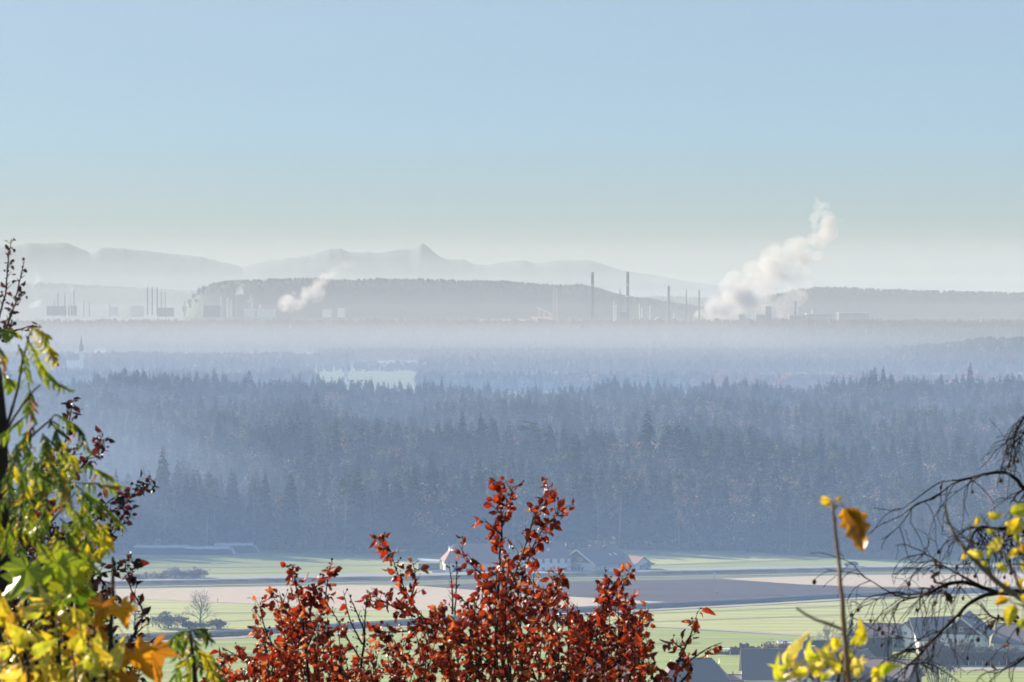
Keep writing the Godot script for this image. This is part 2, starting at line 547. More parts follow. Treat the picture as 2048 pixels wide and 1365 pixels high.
	# the country road on its low bank, and the railway on its own
	var road := [[-200, 1175], [200, 1170.5], [400, 1167], [700, 1161], [800, 1160], [1000, 1155], [1150, 1152], [1300, 1150], [1500, 1146], [1700, 1142], [1850, 1141], [2300, 1140]]
	strip("country_road", road, [[-6.5, 1.15], [-3.2, 1.22], [0.0, 1.25], [2.2, 1.2]], asphalt)
	strip("road_verge", road, [[-10.0, 0.0], [-6.5, 1.15]], dry)
	strip("road_bank", road, [[2.2, 1.2], [3.4, 1.1], [4.6, 0.55], [6.5, 0.06]], bank, -150, 2300, 0.12)
	strip("grass_margin", road, [[6.5, 0.14], [9.5, 0.14]], dry)
	var rail := [[-200, 1300], [200, 1283], [480, 1269], [800, 1249], [1100, 1226], [1300, 1215], [1500, 1205], [1700, 1193], [2048, 1181], [2300, 1172]]
	strip("railway_bed", rail, [[-4.2, 0.0], [-2.2, 0.9], [1.6, 0.9], [3.2, 0.15]], ballast)
	strip("rail_bank", rail, [[3.2, 0.15], [3.8, 0.5], [4.5, 0.6], [5.2, 0.12]], bank, -150, 2300, 0.25)
	strip("gravel_lane", rail, [[5.2, 0.12], [9.6, 0.12]], gravel)
	var steel := mat(0.35, 0.36, 0.4, 0.35, 0.6)
	for k in [-1.1, 0.35]:
		strip("rail", rail, [[k, 0.905], [k, 1.06], [k + 0.1, 1.06], [k + 0.1, 0.905]], steel)

func forests() -> void:
	var leaf := tinted(0.85, 0.0, 0.2)
	var kinds := []
	var soups := []
	for i in 4: soups.append(spruce(30, 9, 100 + i, [1.0, 0.85, 1.15, 0.95][i]))     # 0..3
	for i in 2: soups.append(pine(200 + i))                                     # 4, 5
	soups.append(broad(300, Color(0.11, 0.085, 0.04)))                                   # 6 dull green-brown
	soups.append(broad(301, Color(0.3, 0.15, 0.075)))                                   # 7 rusty
	soups.append(broad(302, Color(0.26, 0.23, 0.15), 330))                                # 8 pale, thin
	var trunk_meshes := []
	var crown_meshes := []
	for i in soups.size():
		kinds.append(soups[i].mesh())
		var cut := 60 if i < 6 else 72                  # the corners of the stem come first
		for side in 2:
			var q := Soup.new()
			q.colored = true
			q.v = soups[i].v.slice(0, cut) if side == 0 else soups[i].v.slice(cut)
			q.n = soups[i].n.slice(0, cut) if side == 0 else soups[i].n.slice(cut)
			q.c = soups[i].c.slice(0, cut) if side == 0 else soups[i].c.slice(cut)
			(trunk_meshes if side == 0 else crown_meshes).append(q.mesh())
	var all := []
	var front := [[-300, 1108], [150, 1108], [520, 1103], [760, 1114], [900, 1110], [1040, 1100], [1300, 1103], [1480, 1106], [1650, 1115], [1850, 1120], [2400, 1123]]
	var d := 840.0
	while d < 1960.0:
		var x := -0.24 * d - 40.0
		while x < 0.24 * d + 40.0:
			var p := Vector3(x + rf(-2.6, 2.6), 0, -d + rf(-2.6, 2.6))
			var px := p.x / -p.z * FPX + 1024.0
			var edge := -gnd(px, line_at(front, px)).z
			var n := noise.get_noise_2d(p.x * 0.55, p.z * 0.55)
			var gap := noise.get_noise_2d(p.x * 0.35 + 900.0, p.z * 0.9)
			var rim := -p.z - edge
			if rim > 0.0 and -p.z < 1930.0 + 30.0 * n and gap < (0.24 if rim > 40.0 and -p.z < 1740.0 else 0.9):
				var h := 25.0 * rf(0.72, 1.08) * (1.0 + 0.34 * n + 0.3 * noise.get_noise_2d(p.x * 0.16 + 300.0, p.z * 0.2))
				if -p.z > 1780.0: h *= 1.17
				var tall := rng.randf() < 0.04
				var mixed := noise.get_noise_2d(p.x * 0.7 - 500.0, p.z * 0.7) + (px - 1024.0) / 5200.0
				var k := rng.randi() % 4
				var roll := rng.randf()
				if roll < 0.24: k = 4 + rng.randi() % 2
				elif mixed > -0.04 and roll < 0.56: k = [6, 7, 8, 8, 6][rng.randi() % 5]
				elif roll > 0.95: k = 6 + rng.randi() % 3
				if k >= 6: h *= 0.8
				elif k >= 4: h *= 0.92
				elif tall: h *= rf(1.08, 1.2)
				var g := rf(0.7, 1.35)
				all.append([p, h, k, Color(g, g * rf(0.93, 1.05), g * rf(0.8, 1.1)), rf(0.85, 1.2), rim, px])
			x += 5.4
		d += 5.4
	# the trees that show largest stand alone: those along the edge of the field
	all.sort_custom(func(a, b): return a[5] < b[5])
	var single := []
	var rest := []
	for t in all:
		if single.size() < 230 and t[6] > 100 and t[6] < 2060: single.append(t)
		else: rest.append(t)
	wood("spruce_forest", "deep belt of dark spruces, pines and a few rusty broadleaf trees behind the fields", kinds, rest, leaf)
	single.sort_custom(func(a, b): return a[6] < b[6])
	var marks := [[300, "left of the silage heaps"], [515, "behind the silage heaps"], [760, "left of the barn"], [1040, "behind the long barn"], [1150, "behind the white farmhouse"], [1300, "behind the chalet"], [1500, "right of the chalet"], [1700, "behind the dark car"], [1860, "right of the dark car"], [2400, "at the right end"]]
	var words := ["dark spruce", "dark spruce", "dark spruce", "dark spruce", "bare-stemmed pine", "bare-stemmed pine", "brownish broadleaf tree", "rusty broadleaf tree", "pale thin-leaved tree"]
	var names := ["spruce_tree", "spruce_tree", "spruce_tree", "spruce_tree", "pine_tree", "pine_tree", "broadleaf_tree", "broadleaf_tree", "broadleaf_tree"]
	var counts := {}
	var trunks := {}
	for t in single:
		var where := ""
		for m in marks:
			if t[6] < m[0]:
				where = m[1]
				break
		var key: String = words[t[2]] + where
		counts[key] = counts.get(key, 0) + 1
		var o := thing(names[t[2]], "%s %s from left at forest edge, %s" % [ORD[mini(counts[key] - 1, 39)], words[t[2]], where], "tree", Vector3.ZERO, 0.0, "trees along the forest edge")
		part("trunk", trunk_meshes[t[2]], leaf, o)
		part("crown", crown_meshes[t[2]], leaf, o)
		o.transform = Transform3D(Basis(Vector3.UP, rng.randf() * TAU).scaled(Vector3(t[1] * t[4], t[1], t[1] * t[4])), t[0])
	# further belts
	var low := [far_tree(1, true).mesh(), far_tree(2, true).mesh(), far_tree(3, false).mesh(), far_tree(4, false).mesh()]
	var mid := [kinds[0], kinds[2], kinds[6], kinds[7], kinds[8]]
	wood("copse", "hazy copse beyond the forest, left of the far pale field", mid, belt(-100, 628, 2640, 2960, 9.0, 17.0, [0, 1, 2, 2, 4], 0.05), leaf, "copse")
	wood("copse", "hazy copse beyond the forest, right of the far pale field", mid, belt(842, 1420, 2640, 2960, 9.0, 16.0, [0, 1, 2, 4, 0], 0.1), leaf, "copse")
	wood("copse", "hazy mixed copse beyond the forest on the right", mid, belt(1400, 2200, 2350, 2950, 10.0, 15.0, [0, 2, 3, 4, 2], 0.2), leaf, "copse")
	wood("far_wood", "thin scattered trees between the left copse and the hazy bank", low, belt(-100, 600, 3600, 4400, 19.0, 18.0, [0, 1, 2, 2], 0.1), leaf, "wood")
	wood("far_wood", "thin scattered trees between the right copse and the hazy bank", low, belt(850, 2250, 3500, 4500, 17.0, 17.0, [0, 1, 2, 3], 0.15), leaf, "wood")
	wood("far_wood", "low orchard trees among the hazy village houses", low, belt(625, 850, 3560, 4050, 19.0, 9.0, [0, 2, 2, 2], 0.1), leaf, "wood")
	wood("far_wood", "faint strip of trees behind the far pale field", low, belt(-100, 700, 4050, 4200, 11.0, 19.0, [0, 1, 2, 3], 0.1), leaf, "wood")
	wood("far_wood", "faint strip of trees behind the hazy village", low, belt(640, 2200, 4400, 4800, 12.0, 19.0, [0, 1, 2, 3], 0.1), leaf, "wood")
	wood("far_wood", "faint wooded rise at the right edge, left side dropping into haze", low, belt(1780, 2300, 4050, 4500, 11.0, 21.0, [0, 1, 2, 3], 0.1), leaf, "wood")
	wood("far_wood", "broad hazy wooded bank below the chimneys", low, belt(-200, 2250, 5300, 6550, 15.0, 20.0, [0, 1, 0, 2], 0.03), leaf, "wood")
func far_land() -> void:
	var leaf := tinted(0.9, 0.0, 0.2)
	var low := [far_tree(11, true).mesh(), far_tree(12, true).mesh(), far_tree(13, false).mesh()]
	var green := mat(0.035, 0.045, 0.025)
	var lists := [
		["hill", 8800.0, 330.0, [[370, 612], [386, 590], [400, 576], [420, 567], [450, 561], [490, 559], [540, 557], [600, 554], [640, 556], [700, 559], [760, 556], [820, 557], [880, 557], [940, 559], [1010, 561], [1060, 565], [1120, 569], [1160, 566], [1190, 573], [1220, 583], [1260, 592], [1310, 598], [1400, 612], [1440, 622]], "trees covering the long hill behind the works"],
		["hill", 9400.0, 300.0, [[1380, 622], [1460, 610], [1540, 590], [1600, 577], [1630, 573], [1700, 574], [1760, 577], [1820, 579], [1900, 581], [2000, 583], [2100, 585], [2250, 590]], "trees covering the low hill at the right, behind the steam"],
		["hill", 10600.0, 300.0, [[-150, 560], [20, 566], [80, 564], [140, 567], [200, 571], [280, 575], [360, 579], [430, 583], [500, 590], [560, 610]], "faint trees covering the low hill at the left"],
		["hill", 10400.0, 300.0, [[1180, 610], [1240, 594], [1330, 592], [1420, 594], [1520, 596], [1640, 600], [1700, 612]], "faint trees covering the distant ridge between the two hills"],
	]
	for l in lists:
		var rows := hill(l[0], l[3], l[1], l[2], 44.0, 11.0, green)
		var spots := []
		for row in rows:
			for k in range(4, 9):
				for q in (3 if k < 7 else 8):
					var p: Vector3 = row[k].lerp(row[k + 1], rng.randf()) + Vector3(rf(-9, 9), -1, 0)
					spots.append([p, rf(9.0, 17.0), rng.randi() % 3, Color(1, 1, 1) * rf(0.7, 1.3), rf(1.0, 1.6)])
		wood("hill_wood", l[4], low, spots, leaf, "wood")
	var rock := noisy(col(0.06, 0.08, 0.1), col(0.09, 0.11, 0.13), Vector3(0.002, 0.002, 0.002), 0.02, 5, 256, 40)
	hill("mountain", [[-200, 500], [-60, 496], [20, 492], [60, 485], [110, 486], [130, 484], [150, 493], [180, 505], [200, 494], [240, 496], [300, 503], [400, 513], [470, 530], [530, 550], [600, 575]], 12600, 420, 44, 0, rock, 5.0, 5.0)
	hill("mountain", [[420, 560], [480, 536], [540, 520], [580, 516], [620, 511], [660, 498], [680, 497], [700, 505], [730, 504], [760, 506], [790, 500], [822, 499], [832, 494], [839, 489], [845, 486], [852, 490], [862, 500], [880, 514], [900, 520], [930, 519], [945, 528], [970, 531], [1000, 525], [1050, 520], [1070, 527], [1120, 521], [1180, 521], [1200, 527], [1240, 540], [1300, 548], [1360, 560], [1440, 572], [1560, 586]], 12600, 420, 44, 0, rock, 2.5, 5.0)

# ---------------------------------------------------------------- houses and what stands about them
# a gabled house; its ridge runs along its own x. wall_h to the eaves, rise from eaves to ridge
func house(called: String, label: String, pos: Vector3, turn: float, l: float, w: float, wall_h: float, rise: float, walls: Material, roof: Material, windows: Array, extra := {}) -> Node3D:
	var cat: String = extra.get("category", "house")
	var t := thing(called, label, cat, pos, turn, extra.get("group", ""))
	var s := Soup.new()
	var hx := l / 2
	var hz := w / 2
	s.quad(Vector3(-hx, -0.5, hz), Vector3(hx, -0.5, hz), Vector3(hx, wall_h, hz), Vector3(-hx, wall_h, hz))
	s.quad(Vector3(hx, -0.5, -hz), Vector3(-hx, -0.5, -hz), Vector3(-hx, wall_h, -hz), Vector3(hx, wall_h, -hz))
	s.quad(Vector3(hx, -0.5, hz), Vector3(hx, -0.5, -hz), Vector3(hx, wall_h, -hz), Vector3(hx, wall_h, hz))
	s.quad(Vector3(-hx, -0.5, -hz), Vector3(-hx, -0.5, hz), Vector3(-hx, wall_h, hz), Vector3(-hx, wall_h, -hz))
	var g := s
	if extra.has("gable"): g = Soup.new()
	if extra.get("hip", 0.0) == 0.0:
		g.tri(Vector3(hx, wall_h, hz), Vector3(hx, wall_h, -hz), Vector3(hx, wall_h + rise, 0))
		g.tri(Vector3(-hx, wall_h, -hz), Vector3(-hx, wall_h, hz), Vector3(-hx, wall_h + rise, 0))
	else:                                     # a small gablet near the top of the hip
		for sx in [-1.0, 1.0]:
			var gx: float = (hx + extra.get("overhang", 0.7) * 0.8 - extra.hip * 0.62) * sx
			for z in [-1.0, 1.0]:
				var base_w: float = hz * 0.34 * z
				if z * sx > 0: g.tri(Vector3(gx, wall_h + rise * 0.64, base_w), Vector3(gx, wall_h + rise * 0.64, 0), Vector3(gx, wall_h + rise + 0.2, 0))
				else: g.tri(Vector3(gx, wall_h + rise * 0.64, 0), Vector3(gx, wall_h + rise * 0.64, base_w), Vector3(gx, wall_h + rise + 0.2, 0))
	obj("wall", s, walls, t)
	if extra.has("gable"): obj("gable", g, extra.gable, t)
	# the roof: two slabs with an overhang
	var r := Soup.new()
	var o: float = extra.get("overhang", 0.7)
	var slope := Vector2(hz, -rise).normalized()
	var thick := 0.22
	var half_hip: float = extra.get("hip", 0.0)
	for side in [1, -1]:
		var eave := Vector3(0, wall_h + slope.y * o + 0.06, (hz + slope.x * o) * side)
		var top := Vector3(0, wall_h + rise + 0.06, 0)
		var out := Vector3(0, slope.x, -slope.y * side) * thick
		var x := Vector3(hx + o * 0.8, 0, 0)
		var xt := Vector3(hx + o * 0.8 - half_hip, 0, 0)
		var p := [eave - x, eave + x, top + xt, top - xt]
		var q := [eave - x + out, eave + x + out, top + xt + out, top - xt + out]
		if side > 0:
			r.quad(q[0], q[1], q[2], q[3]); r.quad(p[1], p[0], p[3], p[2]); r.quad(p[0], p[1], q[1], q[0]); r.quad(p[1], p[2], q[2], q[1]); r.quad(p[3], p[0], q[0], q[3])
		else:
			r.quad(q[1], q[0], q[3], q[2]); r.quad(p[0], p[1], p[2], p[3]); r.quad(p[1], p[0], q[0], q[1]); r.quad(p[2], p[1], q[1], q[2]); r.quad(p[0], p[3], q[3], q[0])
	if half_hip > 0.0:
		for sx in [1, -1]:
			var e := hx + o * 0.8
			var a := Vector3(e * sx, wall_h + slope.y * o + 0.28, (hz + slope.x * o) * sx)
			var b := Vector3(e * sx, wall_h + slope.y * o + 0.28, -(hz + slope.x * o) * sx)
			r.tri(a, b, Vector3((e - half_hip) * sx, wall_h + rise + 0.28, 0))
	var rn := obj("roof", r, roof, t)
	var ridge := Soup.new()
	ridge.box(Vector3(0, wall_h + rise + 0.06 + thick * slope.x + 0.06, 0), Vector3(l + o * 1.6 - 2.0 * half_hip, 0.14, 0.3))
	obj("ridge_cap", ridge, roof, rn)
	if extra.has("barge"):
		var b := Soup.new()
		for sx in [-1, 1]:
			for side in [1, -1]:
				var e := Vector3((hx + o * 0.8 + 0.05) * sx, wall_h + slope.y * o, (hz + slope.x * o) * side)
				var tp := Vector3((hx + o * 0.8 + 0.05) * sx, wall_h + rise, 0)
				var mid := (e + tp) / 2 + Vector3(0, 0.12, 0)
				b.box(mid, Vector3(0.09, 0.42, e.distance_to(tp)), Basis(Vector3.RIGHT, (1 if side > 0 else -1) * atan2(rise, hz)))
		obj("barge_board", b, extra.barge, rn)
	for q in extra.get("skylights", []):                     # [along, share of the way up, side]
		var k := Soup.new()
		var sl := Vector3(q[0], wall_h + rise * q[1] + 0.36, hz * (1.0 - q[1]) * q[2])
		k.box(sl, Vector3(0.8, 0.1, 1.1), Basis(Vector3.RIGHT, q[2] * atan2(rise, hz)))
		obj("skylight", k, M.tin, rn)
	# windows: [face 0 front, 1 right, 2 back, 3 left; along; up; width; height; door?]
	for q in windows:
		var turn_of: float = [0.0, PI / 2, PI, -PI / 2][q[0]]
		var b := Basis(Vector3.UP, turn_of)
		var deep: float = hz if q[0] % 2 == 0 else hx
		var c: Vector3 = b * Vector3(q[1], q[2], deep)
		var f := Soup.new()
		var ww: float = q[3]
		var wh: float = q[4]
		var door: bool = q.size() > 5 and q[5]
		for e in [[0, wh / 2, ww + 0.2, 0.12], [0, -wh / 2, ww + 0.2, 0.12], [-ww / 2, 0, 0.12, wh], [ww / 2, 0, 0.12, wh]]:
			f.box(c + b * Vector3(e[0], e[1], 0.03), Vector3(e[2], e[3], 0.14), b)
		if not door:
			f.box(c + b * Vector3(0, 0, 0.03), Vector3(0.07, wh - 0.12, 0.1), b)
		var pane := Soup.new()
		pane.box(c + b * Vector3(0, 0, 0.01), Vector3(ww, wh, 0.08), b)
		if door:
			var dn := obj("door", pane, M.wood, t)
			obj("frame", f, M.frame, dn)
		else:
			var wn := obj("window", pane, M.glass, t)
			obj("frame", f, M.frame, wn)
	for c in extra.get("chimneys", []):                      # [x, z, height over the ridge, width]
		var k := Soup.new()
		var y0: float = wall_h + rise * (1.0 - absf(c[1]) / hz) - 0.4
		var y1: float = wall_h + rise + c[2]
		k.box(Vector3(c[0], (y0 + y1) / 2, c[1]), Vector3(c[3], y1 - y0, c[3]))
		var cn := obj("chimney", k, extra.get("chimney", M.brick), t)
		var cap := Soup.new()
		cap.box(Vector3(c[0], y1 + 0.06, c[1]), Vector3(c[3] + 0.16, 0.12, c[3] + 0.16))
		obj("cap", cap, M.pale, cn)
	return t
var M := {}
func materials() -> void:
	M.white = noisy(col(0.74, 0.74, 0.73), col(0.84, 0.84, 0.83), Vector3(0.3, 0.3, 0.3), 0.02, 4, 256, 51, 0.85)
	M.cream = noisy(col(0.58, 0.54, 0.44), col(0.68, 0.63, 0.53), Vector3(0.3, 0.3, 0.3), 0.02, 4, 256, 52, 0.85)
	M.pale = mat(0.55, 0.54, 0.52)
	M.frame = mat(0.5, 0.48, 0.45)
	M.glass = mat(0.05, 0.06, 0.07, 0.15, 0.6)
	M.wood = mat(0.1, 0.065, 0.045, 0.8)
	M.brick = mat(0.22, 0.13, 0.1)
	M.dark_wood = noisy(col(0.07, 0.05, 0.04), col(0.12, 0.09, 0.07), Vector3(0.8, 0.1, 0.8), 0.04, 3, 256, 53, 0.85)
	M.roof_dark = noisy(col(0.15, 0.13, 0.13), col(0.22, 0.19, 0.19), Vector3(0.5, 0.9, 0.5), 0.05, 4, 256, 54, 0.7)
	M.roof_red = noisy(col(0.26, 0.16, 0.13), col(0.34, 0.21, 0.17), Vector3(0.5, 0.9, 0.5), 0.05, 4, 256, 55, 0.75)
	M.roof_grey = noisy(col(0.16, 0.15, 0.16), col(0.22, 0.2, 0.21), Vector3(0.5, 0.9, 0.5), 0.05, 4, 256, 56, 0.6)
	M.metal = mat(0.3, 0.31, 0.33, 0.45, 0.5)
	M.sheet = noisy(col(0.5, 0.52, 0.55), col(0.7, 0.71, 0.73), Vector3(0.15, 0.5, 0.15), 0.05, 3, 256, 57, 0.5)
	M.tin = mat(0.62, 0.64, 0.68, 0.4, 0.5)
	M.concrete = noisy(col(0.36, 0.35, 0.34), col(0.46, 0.45, 0.43), Vector3(0.02, 0.02, 0.02), 0.03, 4, 256, 58, 0.9)
	M.twig = tinted(0.85, 0.5, 0.2)
	M.rubber = mat(0.02, 0.02, 0.02, 0.9)
func car(label: String, pos: Vector3, turn: float, paint: Color, van := false) -> void:
	var t := thing("van" if van else "car", label, "van" if van else "car", pos, turn)
	var body := StandardMaterial3D.new()
	body.albedo_color = paint
	body.roughness = 0.3
	body.clearcoat_enabled = true
	var h := 1.95 if van else 1.45
	var side: Array = [[-2.2, 0.35], [-2.25, 0.75], [-2.1, 0.95], [-1.1, 1.02], [-0.5, h], [1.5, h], [2.15, 1.05], [2.25, 0.7], [2.2, 0.35]]
	if van: side = [[-2.4, 0.35], [-2.45, 0.9], [-1.75, 1.15], [-1.1, h], [2.35, h], [2.45, 0.9], [2.4, 0.35]]
	var s := Soup.new()
	for i in side.size() - 1:
		var taper0 := 0.88 if side[i][1] < 1.1 else 0.7
		var taper1 := 0.88 if side[i + 1][1] < 1.1 else 0.7
		s.quad(Vector3(side[i][0], side[i][1], taper0), Vector3(side[i + 1][0], side[i + 1][1], taper1), Vector3(side[i + 1][0], side[i + 1][1], -taper1), Vector3(side[i][0], side[i][1], -taper0))
		for z in [1, -1]:
			var a := Vector3(side[i][0], side[i][1], taper0 * z)
			var b := Vector3(side[i + 1][0], side[i + 1][1], taper1 * z)
			if z > 0: s.tri(Vector3(0, 0.5, 0.88), b, a)
			else: s.tri(Vector3(0, 0.5, -0.88), a, b)
	obj("body", s, body, t)
	for z in [0.8, -0.8]:
		var g := Soup.new()
		g.box(Vector3(0.5, h - 0.25, z), Vector3(2.2 if not van else 0.9, 0.32, 0.06))
		obj("window", g, M.glass, t)
	for p in [[-1.4, 0.8], [1.4, 0.8], [-1.4, -0.8], [1.4, -0.8]]:
		var w := Soup.new()
		w.tube([Vector3(p[0], 0.33, p[1] - 0.12), Vector3(p[0], 0.33, p[1] + 0.12)], [0.33, 0.33], 12)
		obj("wheel", w, M.rubber, t)
# a leafless tree: stem and branching limbs; reach 1 is as wide as tall
func bare_tree(called: String, label: String, pos: Vector3, h: float, sd: int, reach := 0.8, ink := Color(0.1, 0.085, 0.075), depth := 5, category := "tree") -> void:
	var t := thing(called, label, category, pos)
	var r := RandomNumberGenerator.new()
	r.seed = sd
	var s := Soup.new()
	var trunk := Soup.new()
	for q in [s, trunk]:
		q.colored = true
		q.ink = ink
	var lean := Vector3(r.randf_range(-0.04, 0.04) * h, 0, r.randf_range(-0.03, 0.03) * h)
	trunk.tube([Vector3(0, -0.4, 0), Vector3(0, h * 0.16, 0), lean * 0.6 + Vector3(0, h * 0.42, 0), lean + Vector3(0, h * 0.7, 0)], [h * 0.03, h * 0.024, h * 0.016, h * 0.006], 7)
	for i in 15:
		var u := i / 14.0
		var a := i * 2.4 + r.randf()
		var y := h * lerpf(0.14, 0.68, u)
		var l := h * lerpf(0.26, 0.17, u) * r.randf_range(0.85, 1.1)
		grow(s, r, lean * u + Vector3(0, y, 0), Vector3(cos(a) * reach, lerpf(0.55, 1.5, u), sin(a) * reach).normalized(), l, h * lerpf(0.011, 0.006, u), depth - 2)
	obj("trunk", trunk, M.twig, t)
	obj("branches", s, M.twig, t)
func grow(s: Soup, r: RandomNumberGenerator, from: Vector3, dir: Vector3, l: float, w: float, depth: int) -> void:
	var mid := from + dir * l * 0.5 + Vector3(r.randfn(), r.randfn() * 0.5, r.randfn()) * l * 0.05
	var tip := from + dir * l
	s.tube([from, mid, tip], [w, w * 0.8, w * 0.55], 4 if depth > 3 else 3, false)
	if depth <= 0: return
	for i in (3 if depth > 1 else 4):
		var d := (dir + Vector3(r.randfn(), r.randfn() * 0.7 + 0.15, r.randfn()) * 0.5).normalized()
		grow(s, r, from.lerp(tip, r.randf_range(0.5, 1.0)), d, l * r.randf_range(0.55, 0.8), w * 0.55, depth - 1)
func bush(called: String, label: String, pos: Vector3, size: Vector3, sd: int, ink: Color, leaves := 900, group := "", category := "bush") -> void:
	var t := thing(called, label, category, pos, 0.0, group)
	var r := RandomNumberGenerator.new()
	r.seed = sd
	var st := Soup.new()
	st.colored = true
	st.ink = Color(0.12, 0.1, 0.085)
	var heads := []
	for i in 34:
		var a := r.randf() * TAU
		var q := sqrt(r.randf())
		var tip := Vector3(cos(a) * q * size.x / 2, size.y * (0.45 + 0.5 * sqrt(maxf(0.0, 1.0 - q * q))) * r.randf_range(0.7, 1.05), sin(a) * q * size.z / 2)
		heads.append(tip)
		var root := Vector3(tip.x * 0.45, -0.2, tip.z * 0.45)
		var mid := root.lerp(tip, 0.55) + Vector3(r.randfn(), 0.4, r.randfn()) * 0.15
		st.tube([root, mid, tip], [0.06, 0.04, 0.012], 3, false)
		for k in 5:
			st.tube([mid.lerp(tip, r.randf()), tip + Vector3(r.randfn() * size.x, r.randfn() * size.y * 0.6 + 0.2, r.randfn() * size.z) * 0.09], [0.025, 0.008], 3, false)
	obj("stems", st, M.twig, t)
	var f := Soup.new()
	f.colored = true
	for i in leaves:
		var h: Vector3 = heads[r.randi() % heads.size()]
		leafy(f, r, h.lerp(Vector3(h.x * 0.8, size.y * 0.2, h.z * 0.8), r.randf() * r.randf()) + Vector3(r.randfn() * size.x, r.randfn() * size.y, r.randfn() * size.z) * 0.06, 0.3, ink * r.randf_range(0.6, 1.4))
	obj("foliage", f, M.twig, t).set_meta("kind", "stuff")
func hedge(label: String, pos: Vector3, turn: float, size: Vector3, sd: int, ink: Color) -> void:
	var t := thing("hedge", label, "hedge", pos, turn)
	var r := RandomNumberGenerator.new()
	r.seed = sd
	var core := Soup.new()
	core.box(Vector3(0, size.y * 0.46, 0), Vector3(size.x * 0.94, size.y * 0.92, size.z * 0.86))
	obj("core", core, mat(ink.r * 0.8, ink.g * 0.8, ink.b * 0.8), t)
	var f := Soup.new()
	f.colored = true
	for i in int(size.x * size.y * 26):
		leafy(f, r, Vector3(r.randf_range(-0.5, 0.5) * size.x, r.randf() * size.y, (0.5 if r.randf() < 0.6 else r.randf_range(-0.5, 0.5)) * size.z), 0.2, ink * r.randf_range(0.7, 1.4))
	obj("foliage", f, M.twig, t).set_meta("kind", "stuff")
func conifer(called: String, label: String, pos: Vector3, h: float, slim: float, sd: int, group := "") -> void:
	var t := thing(called, label, "tree", pos, 0.0, group)
	var o := obj("crown", spruce(26, 10, sd, 1.0), M.twig, t)
	o.scale = Vector3(h * slim, h, h * slim)
	var s := Soup.new()
	s.tube([Vector3(0, -0.3, 0), Vector3(0, h * 0.25, 0)], [h * 0.02, h * 0.016], 6)
	obj("trunk", s, M.wood, t)
func pole(called: String, label: String, category: String, pos: Vector3, h: float, arms: Array, group := "") -> void:
	var t := thing(called, label, category, pos, 0.0, group)
	var s := Soup.new()
	s.tube([Vector3(0, -0.3, 0), Vector3(0, h, 0)], [0.13, 0.09], 8)
	obj("post", s, M.metal, t)
	for a in arms:
		var q := Soup.new()
		q.tube([Vector3(0, h - 0.15, 0), Vector3(a * 0.8, h + 0.08, 0)], [0.06, 0.05], 6)
		var arm := obj("arm", q, M.metal, t)
		var hd := Soup.new()
		hd.box(Vector3(a * 1.15, h + 0.06, 0), Vector3(absf(a) * 0.8, 0.16, 0.35))
		obj("lamp_head", hd, M.metal, arm)

